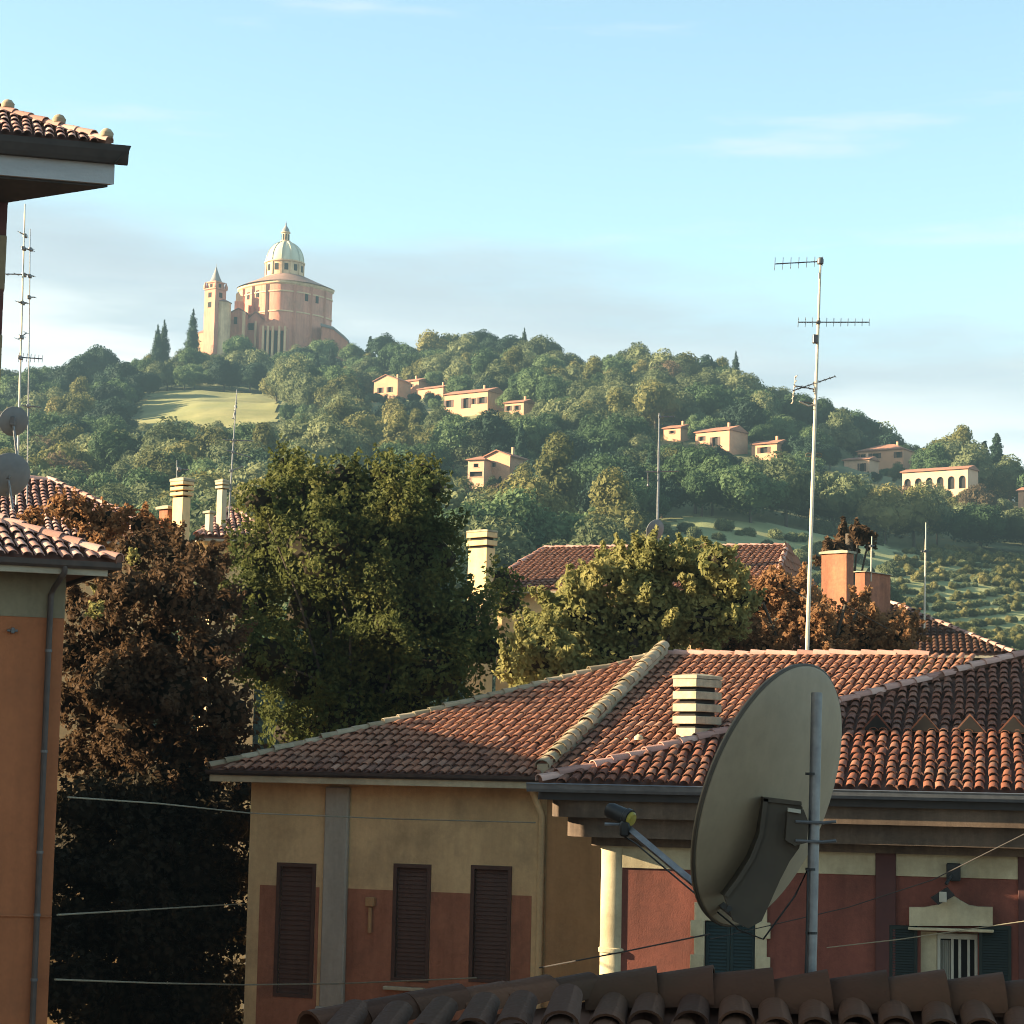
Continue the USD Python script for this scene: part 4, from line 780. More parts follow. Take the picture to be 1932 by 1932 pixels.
a, b = on(1075, 1700)[0], on(1300, 1700)[0]; obj('wall_panel', prism(rect(a, b, .5, on(1080, 1686)[1]), -.012, .002, 'y'), M['redpanel'], T)
for a, b, c, d in wl:
    fr_ = obj('window', prism(rect(a - .05, b + .05, c - .05, d + .05), -.03, .06, 'y', [rect(a + .04, b - .04, c + .04, d - .04)]), M['brownshut'], Wl)
    nsl = 26; hgt = (d - c - .08) / nsl
    obj('shutter', [hull([(a + .04, .06, c + .04 + hgt * k), (b - .04, .06, c + .04 + hgt * k), (a + .04, .09, c + .04 + hgt * k), (b - .04, .09, c + .04 + hgt * k), (a + .04, .085, c + .04 + hgt * (k + .98)), (b - .04, .085, c + .04 + hgt * (k + .98)), (a + .04, .11, c + .04 + hgt * (k + .98)), (b - .04, .11, c + .04 + hgt * (k + .98))]) for k in range(nsl)], M['brownshut'], Wl, kind='stuff')
a, z = on(727, 1862); b, _ = on(803, 1862)
obj('window_sill', cbox(a, b, -.16, .05, z - .05, z + .03, .01), M['ivory'], T)
a, z1 = on(690, 1692); b, z0 = on(712, 1760)
obj('wall_lamp', [cbox(a + .05, b - .05, -.16, -.012, z1 - .22, z1, .02), tube([((a + b) / 2, -.09, z0), ((a + b) / 2, -.09, z1 - .24)], .05, 8)], M['tan'], T)
a, b = on(607, 1700, -.16)[0], on(651, 1700, -.16)[0]
obj('pilaster', [cbox(a, b, -.16, .002, 0, ZE - .35, .03), cbox(a - .08, b + .06, -.22, .001, 0, on(600, 1897)[1], .03)], M['pilaster'], T)
# corner pipe made up for a sunlit sliver; slightly warmer wall right of it
a = on(1023, 1650)[0]
obj('downpipe', tube([(a, -.10, 1.0), (a, -.10, ZE - .9), (a - .12, -.4, ZE - .35), (a - .12, -OH + .1, ZE - .12)], .085, 10), M['cream'], T, True)
obj('warm_wall', prism(rect(a + .10, on(1330, 1650)[0], 0, ZE - .12), -.035, .001, 'y'), M['tan'], T)
# eaves: boards, fascia, gutter
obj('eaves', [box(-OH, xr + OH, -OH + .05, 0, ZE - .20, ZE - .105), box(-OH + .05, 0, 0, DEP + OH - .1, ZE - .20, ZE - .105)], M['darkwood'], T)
obj('fascia', cbox(-OH + .02, xr, -OH - .02, -OH + .05, ZE - .28, ZE - .12, .008), M['ivory'], T)
gp = [(-OH - .14, ZE), (-OH - .13, ZE - .07), (-OH - .08, ZE - .115), (-OH - .03, ZE - .115), (-OH - .021, ZE - .09), (-OH - .021, ZE - .08), (-OH - .075, ZE - .10), (-OH - .115, ZE - .06), (-OH - .12, ZE)]
obj('gutter', prism(gp, -OH - .05, xr, 'x'), M['copper'], T)
deck = hip_deck(W_ + 2 * OH - .4, 2 * HD, 0, HD * HS, HD); deck = (deck[0] + np.array([-OH, -OH, ZE]), deck[1])
obj('roof_deck', deck, M['deck'], T)
sl = math.hypot(1, HS); u = np.array([0, 1 / sl, HS / sl]); Ls = HD * sl
roof_tiles(T, FY, (-OH, -OH, ZE), (1, 0, 0), u, [(.1, 0), (17, 0), (17, Ls - .1), (HD, Ls - .1)], .235, .42, .092, M['tile'], 300, lambda x, y: y < 1470 and x < 1330, 3)
nrm = np.array([0, -HS / sl, 1 / sl])
hipup = np.array([-.25, -.25, .93])
ridge_caps(T, (-OH, -OH, ZE + .02), (-OH + HD, -OH + HD, ZE + HD * HS), hipup, .13, .42, M['tile_cap'], 6, .05)
ridge_caps(T, (-OH + HD, -OH + HD, ZE + HD * HS), (15, -OH + HD, ZE + HD * HS), (0, 0, 1), .14, .40, M['tile_pale'], 7, .05)
# the raised coping that divides the roof: low wall with cap tiles along it
xd = on(1019, 1456, -OH)[0]; xe = -OH + HD + .15
P0, P1 = np.array([xd, -OH + .15, ZE + .05]), np.array([xe, -OH + HD - .1, ZE + HD * HS + .05]); dv = (P1 - P0) / np.linalg.norm(P1 - P0); sd = np.cross(dv, [0, 0, 1]); sd /= np.linalg.norm(sd)
obj('coping_wall', hull([p + sd * a + np.array([0, 0, z]) for p in (P0, P1) for a in (-.13, .13) for z in (-.1, .24)]), M['tile_cap'], T)
ridge_caps(T, P0 + np.array([0, 0, .20]), P1 + np.array([0, 0, .20]), nrm, .19, .36, M['tile_cap'], 8, .0, 'coping_tile')
for px_, py_, r in ((1182, 1405, .10), (1205, 1398, .12)):
    x, z = on(px_, py_, 1.5)
    obj('vent_cowl', [lathe([(r * .6, z - .3), (r * .6, z), (r, z + .02), (r * .9, z + .1), (r * .2, z + .16)], 12, (x, 1.5, 0))], M['ivory'], T, 40)

# ------------------------------------------------------------------ red house at the right
B = pix(1003, 1478, 44.0); FR = Frame([B[0], B[1], 0], 12.0); ZR = float(B[2]); RS, RD2 = .323, 9.2
T = thing('red_house', 'red house with deep brown cornice, ivory corner column and window pediment', 'house', FR)
rx = lambda px, py, ly: FR.on(px, py, ly)
WY = 1.15                                                               # the wall stands this far behind the gutter
cx0, cx1 = rx(1130, 1700, WY)[0], rx(1183, 1700, WY)[0]
W2 = 14.0
z_band = rx(1300, 1641, WY)[1]
p2 = [rx(1768, 1762, WY), rx(1845, 1900, WY)]; p1 = [rx(1330, 1736, WY), rx(1424, 1900, WY)]
jam = rx(1737, 1750, WY)[0]
holes = [rect(p1[0][0], p1[1][0], p1[1][1] - .6, p1[0][1]), rect(jam, p2[1][0], p2[1][1] - .6, p2[0][1] + .04)]
Wl = obj('wall', prism(rect(cx1 - .12, W2, 0, ZR - .3), WY, WY + .3, 'y', holes), M['redwall'], T)
obj('side_wall', [box(cx0 + .1, cx0 + .4, WY + .3, WY + 12, 0, ZR - .3), box(cx0 + .4, W2, WY + 11.7, WY + 12, 0, ZR - .3)], M['redwall'], T)
rc = (cx1 - cx0) / 2
obj('corner_column', [lathe([(rc, 0), (rc, rx(1155, 1800, WY)[1] + .02), (rc * 1.12, rx(1155, 1800, WY)[1] + .03), (rc * 1.12, rx(1155, 1790, WY)[1]), (rc, rx(1155, 1788, WY)[1]), (rc, ZR - 1.25), (rc * 1.1, ZR - 1.2), (rc * 1.1, ZR - .9)], 28, (cx0 + rc, WY + rc - .06, 0))], M['ivory'], T, 35)
za, zb = ZR - .8, z_band
xp0, xp1 = rx(1652, 1700, WY)[0], rx(1690, 1700, WY)[0]
xq0, xq1 = rx(1921, 1700, WY)[0], rx(1962, 1700, WY)[0]
obj('band', cbox(cx1 - .1, xp0, WY - .03, WY + .002, zb, za, .008), M['ivory'], T)
obj('band', cbox(xp1, xq0, WY - .03, WY + .002, zb, za, .008), M['ivory'], T)
obj('pier', cbox(xp0, xp1, WY - .06, WY + .002, 0, za, .01), M['maroon'], T)
obj('pier', cbox(xq0, xq1, WY - .06, WY + .002, 0, za, .01), M['maroon'], T)
# first window: shutters shut, ivory surround
f = [rx(1311, 1702, WY), rx(1446, 1900, WY)]
SU = obj('window', prism(rect(f[0][0], f[1][0], f[1][1] - .6, f[0][1]), WY - .06, WY + .003, 'y', [rect(p1[0][0], p1[1][0], f[1][1] - .7, p1[0][1])]), M['ivory'], Wl)
for k, z in enumerate(np.arange(p1[1][1], f[0][1] - .3, .32)):
    if k % 2 == 0:
        obj('quoin', cbox(f[0][0] - .07, p1[0][0] - .02, WY - .085, WY - .055, z, z + .30, .008), M['ivory'], SU); obj('quoin', cbox(p1[1][0] + .02, f[1][0] + .07, WY - .085, WY - .055, z, z + .30, .008), M['ivory'], SU)
def louvre(x0, x1, z0, z1, y, m, parent, n=30):
    fr_ = obj('shutter', [cbox(x0, x0 + .06, y, y + .045, z0, z1, .006), cbox(x1 - .06, x1, y, y + .045, z0, z1, .006), cbox(x0 + .06, x1 - .06, y, y + .045, z1 - .08, z1, .006), cbox(x0 + .06, x1 - .06, y, y + .045, z0, z0 + .08, .006), box(x0 + .06, x1 - .06, y + .03, y + .04, z0 + .08, z1 - .08)] +
              [hull([(a, y + b, z + c) for a in (x0 + .06, x1 - .06) for b, c in ((.004, 0), (.012, 0), (.024, .035), (.032, .035))]) for z in np.linspace(z0 + .085, z1 - .12, n)], m, parent)
xm = (p1[0][0] + p1[1][0]) / 2
louvre(p1[0][0] + .01, xm - .004, p1[1][1] - .5, p1[0][1] - .02, WY + .02, M['teal'], Wl); louvre(xm + .004, p1[1][0] - .01, p1[1][1] - .5, p1[0][1] - .02, WY + .02, M['teal'], Wl)
# second window: ivory pediment, open shutters, white sash with curtains
pts = [(1716, 1746), (1873, 1746), (1873, 1711), (1846, 1710), (1828, 1707), (1812, 1698), (1800, 1690), (1788, 1697), (1772, 1706), (1745, 1711), (1716, 1711)]
SU = obj('pediment', prism([rx(a, b - (a - 1795) * .0, WY) for a, b in pts], WY - .16, WY + .003, 'y'), M['ivory'], Wl)
a, z = rx(1714, 1748, WY); b, _ = rx(1875, 1748, WY)
obj('pediment_ledge', cbox(a, b, WY - .22, WY + .002, z - .05, z, .012), M['ivory'], SU)
obj('jamb', box(jam, p2[0][0] - .01, WY + .12, WY + .30, p2[1][1] - .5, p2[0][1] + .03), M['ivory'], Wl)
WN = obj('window', [cbox(p2[0][0], p2[0][0] + .06, WY + .10, WY + .17, p2[1][1] - .5, p2[0][1], .008), cbox(p2[1][0] - .06, p2[1][0], WY + .10, WY + .17, p2[1][1] - .5, p2[0][1], .008),
                    cbox(p2[0][0], p2[1][0], WY + .09, WY + .18, p2[0][1] - .09, p2[0][1] + .01, .008)], M['whitepaint'], Wl)
wd = p2[1][0] - p2[0][0]
for k, fx in enumerate((.34, .52, .74)):
    obj('sash_bar', cbox(p2[0][0] + wd * fx, p2[0][0] + wd * fx + .05, WY + .11, WY + .16, p2[1][1] - .5, p2[0][1] - .09, .006), M['whitepaint'], WN)
obj('pane', box(p2[0][0] + .05, p2[1][0] - .05, WY + .185, WY + .19, p2[1][1] - .5, p2[0][1] - .09), M['dark'], WN)
vs = np.linspace(0, 1, 40); cu = np.array([[p2[0][0] + .07 + wd * .26 * t, WY + .165 + .012 * math.sin(t * 28), z] for z in (p2[1][1] - .5, p2[0][1] - .12) for t in vs])
obj('curtain', (cu, np.array([[k, k + 1, 41 + k] for k in range(39)] + [[k, 41 + k, 40 + k] for k in range(39)])), M['curtain'], WN, True)
a, z1 = rx(1678, 1745, WY - .06); b, _ = rx(1731, 1745, WY - .06); louvre(a, b, rx(1700, 1830, WY)[1] - .8, z1, WY - .07, M['dkgreen'], Wl)
a, z1 = rx(1847, 1745, WY - .06); b, _ = rx(1908, 1745, WY - .06); louvre(a, b, rx(1880, 1830, WY)[1] - .8, z1, WY - .07, M['dkgreen'], Wl)
# floodlight over the window
x, z = rx(1785, 1668, WY - .3)
obj('floodlight', [hull([(x + a, WY - .42 + b, z + c) for a, b, c in ((-.28, 0, -.25), (.02, -.05, -.05), (-.28, .14, -.25), (.02, .14, -.05), (-.14, 0, -.38), (.16, -.05, -.2), (-.14, .14, -.38), (.16, .14, -.2))]), tube([(x, WY - .3, z + .0), (x + .1, WY - .14, z + .18), (x + .12, WY, z + .2)], .035, 6),
                   cbox(x, x + .26, WY - .16, WY - .001, z + .05, z + .38, .02)], M['black'], T)
x, z = rx(1779, 1693, WY - .45); obj('floodlight_glass', cbox(x - .07, x + .07, WY - .47, WY - .425, z - .09, z + .1, .01), M['whitepaint'], T)
# cornice: stepped mouldings that turn the rounded corner
def corn(name, z0, z1, y0, x0, m, rnd):
    """a moulding from the rounded left corner along the front"""
    arc = [(x0 + rnd - rnd * math.sin(t), y0 + rnd - rnd * math.cos(t)) for t in np.linspace(math.pi / 2, 0, 14)]
    poly = [(x0, WY + 10.0)] + arc + [(W2 + .5, y0), (W2 + .5, y0 + .25), (x0 + rnd + .1, y0 + .25 if rnd < .3 else y0 + .25), (x0 + .35, y0 + rnd + .2), (x0 + .35, WY + 10.0)]
    obj(name, prism(poly, z0, z1, 'z'), m, T, 35)
zg0 = rx(1200, 1503, 0)[1]
yc1, yc2 = .30, .55
obj('gutter', [prism([(x, y) for x, y in ((-.02, ZR), (-.0, ZR - .10), (.05, ZR - .155), (.12, ZR - .155), (.16, ZR - .13), (.16, ZR - .115), (.12, ZR - .135), (.06, ZR - .135), (.02, ZR - .09), (.0, ZR))], -.1, W2 + .5, 'x')], M['zinc'], T)
obj('gutter_bead', tube([(-.1, -.02, ZR), (W2 + .5, -.02, ZR)], .016, 6), M['zinc'], T)
corn('cornice_crown', ZR - .30, ZR - .155, .17, .06, M['darkwood'], .2)  # near-black band: the shadow under the gutter put into colour
corn('cornice', rx(1250, 1546, yc1)[1], ZR - .30, yc1, .22, M['cornice'], .75)
corn('cornice_lower', rx(1250, 1583, yc2)[1], rx(1250, 1546, yc1)[1] - .002, yc2, .48, M['cornice'], .75)
zs = rx(1250, 1583, yc2)[1]
obj('soffit', box(cx0 - .05, W2, yc2 + .24, WY + .3, zs + .05, zs + .11), M['cornice'], T)
corn('frieze', ZR - 1.16, zs - .003, .95, cx0 - .18, M['cornice'], .3)
deck = hip_deck(22, 2 * RD2, 0, RD2 * RS, RD2 - .4); deck = (deck[0] + np.array([.12, .14, ZR + .0]), deck[1])
obj('roof_deck', deck, M['deck'], T)
sl = math.hypot(1, RS); u = np.array([0, 1 / sl, RS / sl]); Ls = RD2 * sl
roof_tiles(T, FR, (.05, .08, ZR + .02), (1, 0, 0), u, [(.15, 0), (13, 0), (13, Ls), (RD2 + .2, Ls)], .235, .40, .094, M['tile_dull'], 300, lambda x, y: not (1320 < x < 1600), 13)
ridge_caps(T, (.12, .14, ZR + .02), (RD2, RD2, ZR + RD2 * RS + .03), hipup, .13, .42, M['tile_pale'], 16, .05)
nrm = np.array([0, -RS / sl, 1 / sl])
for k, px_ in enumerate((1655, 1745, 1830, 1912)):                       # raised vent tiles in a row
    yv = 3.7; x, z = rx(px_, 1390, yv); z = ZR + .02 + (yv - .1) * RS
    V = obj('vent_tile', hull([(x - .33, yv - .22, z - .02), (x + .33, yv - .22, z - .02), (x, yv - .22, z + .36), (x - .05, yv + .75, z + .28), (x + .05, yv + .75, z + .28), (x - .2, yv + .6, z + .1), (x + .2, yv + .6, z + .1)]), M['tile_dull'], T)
    obj('vent_mouth', hull([(x - .27, yv - .228, z + .0), (x + .27, yv - .228, z + .0), (x, yv - .228, z + .31), (x - .27, yv - .215, z + .0), (x + .27, yv - .215, z + .0), (x, yv - .215, z + .31)]), M['dark'], V)  # near-black face: the shaded side of the raised tile, put into colour

# ------------------------------------------------------------------ orange house at the left
B = pix(228, 1062, 40.0); FO = Frame([B[0], B[1], 0], -22.0); ZO = float(B[2]); OS = .427; WO = -.80; YO = .72
T = thing('orange_house', 'orange house with grey beige frieze, dark downpipe and clay tile eaves', 'house', FO)
zf = FO.on(100, 1166, YO)[1]
obj('wall', prism(rect(-7.5, WO, 0, zf), YO, YO + 4.2, 'y'), M['orange'], T)
obj('frieze', prism(rect(-7.5, WO + .004, zf, ZO - .18), YO - .012, YO + 4.21, 'y'), M['frieze'], T)
zb0, zb1 = FO.on(150, 1085, .10)[1], FO.on(150, 1066, .10)[1]
obj('eaves_board', cbox(-7.6, -.20, .10, .16, zb0, zb1 + .03, .006), M['board'], T)
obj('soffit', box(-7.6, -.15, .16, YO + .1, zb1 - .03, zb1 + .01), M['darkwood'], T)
obj('gutter', prism([(-.02, ZO), (-.01, ZO - .09), (.04, ZO - .13), (.09, ZO - .13), (.12, ZO - .1), (.12, ZO - .085), (.085, ZO - .115), (.045, ZO - .115), (.005, ZO - .08), (0, ZO)], -7.6, .02, 'x'), M['copper'], T)
obj('side_board', box(-.10, .0, .13, 5.0, ZO - .12, ZO - .02), M['darkwood'], T)
xg = FO.on(122, 1072, .05)[0]; xw = FO.on(96, 1125, YO - .07)[0]
zz = [FO.on(122, 1080, .05)[1], FO.on(100, 1118, YO - .07)[1]]
D = obj('downpipe', tube([(xg, .05, ZO - .1), (xg, .05, zz[0]), (xg - .03, .14, zz[0] - .07), (xw + .03, YO - .12, zz[1] + .06), (xw, YO - .07, zz[1] - .05), (xw, YO - .07, 3)], .052, 10), M['copper'], T, True)
for py in (1230, 1420, 1610, 1728, 1850):
    z = FO.on(80, py, YO)[1]; obj('pipe_clip', [tube([(xw, YO - .07, z), (xw, YO - .07, z + .045)], .062, 10), box(xw - .02, xw + .02, YO - .03, YO, z, z + .04)], M['darkmetal'], D)
x, z = FO.on(26, 1190, YO); obj('wall_hook', [cbox(x - .12, x + .06, YO - .06, YO - .001, z - .02, z + .02, .006), cbox(x - .06, x, YO - .1, YO - .03, z - .05, z + .05, .01)], M['darkmetal'], T)
x, z = FO.on(20, 1728, YO); obj('wall_conduit', tube([(x - 2, YO - .02, z + .02), (x + .1, YO - .02, z), (WO, YO - .02, z - .02)], .016, 6), M['orange'], T)
sl = math.hypot(1, OS); u = np.array([0, 1 / sl, OS / sl]); dd = 2.9
obj('roof_deck', hull([(-7.6, .02, ZO), (-.02, .02, ZO), (-7.6, .02, ZO - .06), (-.02, .02, ZO - .06), (-7.6, dd, ZO + OS * dd), (-dd, dd, ZO + OS * dd), (-7.6, 5.3, ZO - .05), (-.02, 5.3, ZO - .05)]), M['deck'], T)
roof_tiles(T, FO, (-7.6, -.04, ZO + .01), (1, 0, 0), u, [(0, 0), (7.55, 0), (7.6 - dd, dd * sl), (0, dd * sl)], .225, .38, .092, M['tile_pale'], 300, None, 23)
ridge_caps(T, (-.02, .0, ZO + .02), (-dd, dd, ZO + OS * dd), (.25, -.25, .93), .13, .42, M['tile_pale'], 26, .05)

# ------------------------------------------------------------------ tall house whose eaves corner shows at the upper left
B = pix(248, 275, 45.5); FT = Frame([B[0], B[1], 0], -15.0); ZT = float(B[2])
T = thing('tall_house', 'tall house at the left edge with deep grey boarded eaves and clay tile roof', 'house', FT)
z1, z2, z3 = ZT - .16, FT.on(222, 310, .25)[1], FT.on(215, 349, .35)[1]
obj('gutter', prism([(0, ZT), (-.02, ZT), (-.06, ZT - .08), (-.16, ZT - .20), (-.30, ZT - .26), (-.30, z2), (-.34, z2), (-.34, ZT - .02)], 0, 9, 'x'), M['darkwood'], T) if False else None
prof = [(0, ZT), (.06, ZT), (.30, ZT - .02), (.30, z2), (.16, z2), (.10, ZT - .26), (.02, ZT - .12)]
obj('gutter', prism(prof, -8.4, -.04, 'x'), M['darkwood'], T)
obj('gutter_end', hull([(-.04, .0, ZT), (.0, .02, ZT), (-.04, .3, ZT - .01), (-.30, .06, ZT - .34), (-.04, .10, ZT - .12), (-.30, .3, ZT - .34)]), M['darkwood'], T)
def atz(px, py, z):
    o, d = FT.local(CAM), FT.R.T @ ray(px, py); return (o + d * ((z - o[2]) / d[2]))
Q = atz(15, 378, z3); Pf = np.array([FT.on(215, 349, .30)[0], .30, z3])
side = (Q - Pf); side[2] = 0
poly = [tuple(Pf[:2]), (-8.2, .30), (-8.2, Q[1] + 4.1), (Q[0] - .02, Q[1] + 4.1), tuple(Q[:2] + np.array([.02, 0]))]
obj('eaves_box', prism(poly, z3, z2 + .02, 'z'), M['greywood'], T)
obj('soffit', prism([(a, b) for a, b in (tuple(Pf[:2] + np.array([-.12, .08])), (-8.2, .38), (-8.2, Q[1] + 4.1), (Q[0] - .1, Q[1] + 4.1), tuple(Q[:2] + np.array([-.06, .06])))], z3 - .05, z3 - .004, 'z'), M['darkwood'], T)
obj('wall', prism([(Q[0], Q[1]), (-8.2, Q[1] - .25), (-8.2, Q[1] + 4.1), (Q[0], Q[1] + 4.1)], 0, z3 - .05, 'z'), M['maroon'], T)
obj('rear_wing', prism([(Q[0], Q[1] + 4.12), (-8.2, Q[1] + 4.12), (-8.2, Q[1] + 11.6), (Q[0], Q[1] + 11.6)], 0, 16.5, 'z'), M['frieze'], T)  # unseen wing, added to shade the yellow facade and its lower roof
obj('rear_wing_roof', hull([(a, b, 16.5) for a in (-8.3, Q[0] + .1) for b in (Q[1] + 4.12, Q[1] + 11.8)] + [(a, b, 16.6) for a in (-8.3, Q[0] + .1) for b in (Q[1] + 4.12, Q[1] + 11.8)] + [(-8.2, Q[1] + 7.5, 17.1), (Q[0] - 1.5, Q[1] + 7.5, 17.1)]), M['deck'], T)  # roof over the added unseen wing
for k in range(5): obj('wall_quoin', cbox(Q[0] - .5, Q[0] + .015, Q[1] - .03, Q[1] + .5, z3 - 1.9 - k * 2.1, z3 - .75 - k * 2.1, .02), M['frieze'], T)
st = .50; sl = math.hypot(1, st); u = np.array([0, 1 / sl, st / sl]); xr = FT.on(206, 262, .08)[0]; dd = 3.0
obj('roof_deck', [hull([(-8.4, .10, ZT), (xr, .10, ZT), (-8.4, .10, ZT - .1), (xr, .10, ZT - .1), (-8.4, dd, ZT + st * dd), (xr - dd, dd, ZT + st * dd), (-8.4, dd, ZT - .1), (xr - dd, dd, ZT - .1), (Q[0] + .1, Q[1], ZT - .1)]),
                  hull([(-8.4, dd - .3, ZT - .1), (xr - dd, dd - .3, ZT - .1), (-8.4, dd - .02, ZT + st * dd - .02), (xr - dd, dd - .02, ZT + st * dd - .02), (-8.4, Q[1] + 4.1, ZT - .1), (xr - dd, Q[1] + 4.1, ZT - .1), (-8.4, Q[1] + 3.0, ZT + st * dd - .02), (xr - dd, Q[1] + 3.0, ZT + st * dd - .02)])], M['deck'], T)
roof_tiles(T, FT, (-8.4, .04, ZT + .01), (1, 0, 0), u, [(0, 0), (8.4 + xr, 0), (8.4 + xr - dd, dd * sl), (0, dd * sl)], .215, .40, .088, M['tile_pale'], 300, None, 33)
ridge_caps(T, (xr, .06, ZT + .03), (xr - dd, dd, ZT + st * dd), (.25, -.25, .93), .13, .44, M['tile_pale'], 36, .05)
for a in (.05, .95, 1.95):
    p = np.array([xr - a, .06 + a, ZT + st * a + .14]); obj('hip_knob', lathe([(.06, -.06), (.13, 0), (.14, .08), (.09, .15), (.02, .18)], 10, p), M['tile_cap'], T, 40)

# ------------------------------------------------------------------ houses between the town trees
def back_house(name, label, Y, phi, pe0, pe1, py_e, ridge_px, m, seed, tiles=True, wall='cream', budget=120, win_=(), xl=None):
    """a hipped house: eave from pixel column pe0 to pe1 at height py_e, ridge starting near ridge_px"""
    b = pix(pe0, py_e, Y); f = Frame([b[0], b[1], 0], phi); z = float(b[2]); w = f.on(pe1, py_e, 0)[0]
    t = thing(name, label, 'house', f)
    r = ray(*ridge_px); o, d = f.local(CAM), f.R.T @ r
    k = (-o[1] + (d[1] * 0)) / d[1]
    # the ridge lies dep behind the eave where the line of sight rises with the chosen slope
    s = .36; kk = (z + s * (-0 + o[1]) - o[2]) / (d[2] - s * d[1]); R = o + d * kk; dep = max(2.0, R[1]); hr = s * dep
    obj('wall', [box(.6, w - .6, .6, 2 * dep - .6, 0, z - .08)], M[wall], t)
    obj('eaves', box(-.02, w + .02, -.02, 2 * dep, z - .16, z - .07), M['board'], t)
    x0 = float(np.clip(R[0], .5, w - .5)) if ridge_px[2:] == () else R[0]
    xl = xl or min(dep, w * .45)
    obj('roof_deck', hull([(0, 0, z), (w, 0, z), (0, 2 * dep, z), (w, 2 * dep, z), (0, 0, z - .07), (w, 0, z - .07), (xl, dep, z + hr), (w - xl, dep, z + hr)]), M['deck'], t)
    sl = math.hypot(1, s); u = np.array([0, 1 / sl, s / sl])
    if tiles:
        roof_tiles(t, f, (0, -.05, z + .01), (1, 0, 0), u, [(.1, 0), (w - .1, 0), (w - xl, dep * sl), (xl, dep * sl)], .25, .42, .10, M[m], budget, None, seed, 4)
        roof_tiles(t, f, (w + .05, 0, z + .01), (0, 1, 0), np.array([-dep / xl * 1 / math.hypot(1, hr / xl) if False else -1 / math.hypot(1, hr / xl), 0, (hr / xl) / math.hypot(1, hr / xl)]), [(.1, 0), (2 * dep - .1, 0), (dep, xl * math.hypot(1, hr / xl))], .25, .42, .10, M[m], 0, None, seed + 1, 4)
    ridge_caps(t, (xl, dep, z + hr), (w - xl, dep, z + hr), (0, 0, 1), .14, .5, M['tile_pale'], seed + 2, .04)
    ridge_caps(t, (w, 0, z + .02), (w - xl, dep, z + hr), (.2, -.2, .95), .13, .5, M['tile_pale'], seed + 3, .05)
    ridge_caps(t, (0, 0, z + .02), (xl, dep, z + hr), (-.2, -.2, .95), .13, .5, M['tile_pale'], seed + 4, .05)
    return t, f, z, w, dep, hr
t, f, z, w, dep, hr = back_house('town_house', 'house with pale clay tile hip roof behind the orange house, creeper on it', 66, -14, -190, 345, 1000, (110, 908), 'tile_pale', 41)
# yellow chimney standing on its right end
def stack(t, f, px0, pxm, px1, pyt, pyb, Y, m, rot=42, cap=.10, slots=0, hood=None, name='chimney', drop=.8):
    """a chimney standing cornerwise: its left face spans px0..pxm, its right face pxm..px1"""
    k = pix(pxm, pyb, Y); ppm = FOCAL / Y; g_ = Frame(k, rot); top = pix(pxm, pyt, Y)[2] - k[2]
    wa, wb = (pxm - px0) / ppm / math.cos(g_.phi), (px1 - pxm) / ppm / math.sin(g_.phi)
    def put(m_): v, f_ = m_; return f.local(g_.world(np.asarray(v))), f_
    hh_ = top * (.1 * slots if hood is None else hood)
    c = obj(name, put(cbox(-wa, 0, 0, wb, -drop, top - cap * 1.2 - hh_, .015)), M[m], t)
    for q in range(slots):
        st_ = hh_ / slots; zz = top - cap * 1.2 - hh_ + st_ * q
        obj('hood_core', put(box(-wa + .06, -.06, .06, wb - .06, zz - .001, zz + st_ * .42)), M['dark'], c)
        obj('hood_slab', put(cbox(-wa - .06, .06, -.06, wb + .06, zz + st_ * .32, zz + st_ * .96, .012)), M[m], c)
    obj('chimney_cap', put(hull([(-wa - .07, -.07, top - cap * 1.2), (.07, -.07, top - cap * 1.2), (-wa - .07, wb + .07, top - cap * 1.2), (.07, wb + .07, top - cap * 1.2), (-wa - .07, -.07, top - cap * .5), (.07, -.07, top - cap * .5), (-wa - .07, wb + .07, top - cap * .5), (.07, wb + .07, top - cap * .5), (-wa * .75, wb * .25, top), (-wa * .25, wb * .25, top), (-wa * .75, wb * .75, top), (-wa * .25, wb * .75, top)])), M['chim'], c)
    return c
o_, d_ = FY.local(CAM), FY.R.T @ ray(1312, 1400); k_ = (ZE + HS * (o_[1] + OH) - o_[2]) / (d_[2] - HS * d_[1]); YCH = float(FY.world(o_ + d_ * k_)[1])
stack(YT, FY, 1277, 1312, 1359, 1270, 1400, YCH, 'chim', hood=.72, slots=4, cap=.10)
stack(t, f, 320, 343, 356, 899, 1000, 64.4, 'cream', slots=3)
stack(t, f, 296, 316, 326, 952, 990, 64.8, 'brick')
t, f, z, w, dep, hr = back_house('town_house', 'low tiled house with a thin white chimney left of the dark tree', 90, -10, 372, 520, 1012, (420, 962), 'tile_pale', 51)
stack(t, f, 406, 418, 426, 903, 975, 91.5, 'ivory', slots=2)
stack(t, f, 385, 395, 402, 962, 990, 90.5, 'ivory')
t, f, z, w, dep, hr = back_house('town_house', 'red tiled house with a tall cream chimney behind the dark autumn tree', 97, 18, 905, 1460, 1112, (1010, 1036), 'tile', 61, budget=200, xl=.8)
c = stack(t, f, 880, 916, 932, 997, 1150, 96.2, 'cream', slots=2, drop=6)
t, f, z, w, dep, hr = back_house('town_house', 'tiled house with grey wall beyond the russet bush at the right', 88, 10, 1400, 1912, 1228, (1640, 1140), 'tile_old', 71, wall='frieze', budget=200)
stack(t, f, 1554, 1597, 1613, 1036, 1200, 88.5, 'brick', cap=.12)
c = stack(t, f, 1615, 1632, 1691, 1076, 1165, 90.5, 'brick', cap=.05)
x, zz = f.on(1790, 1250, .6); obj('window', [cbox(x - .5, x + .5, .54, .602, zz - .7, zz + .35, .02)], M['dark'], t)
x, zz = f.on(1845, 1250, .6); obj('wall_pipe', tube([(x, .5, 2), (x, .5, z - .2)], .06, 7), M['copper'], t)

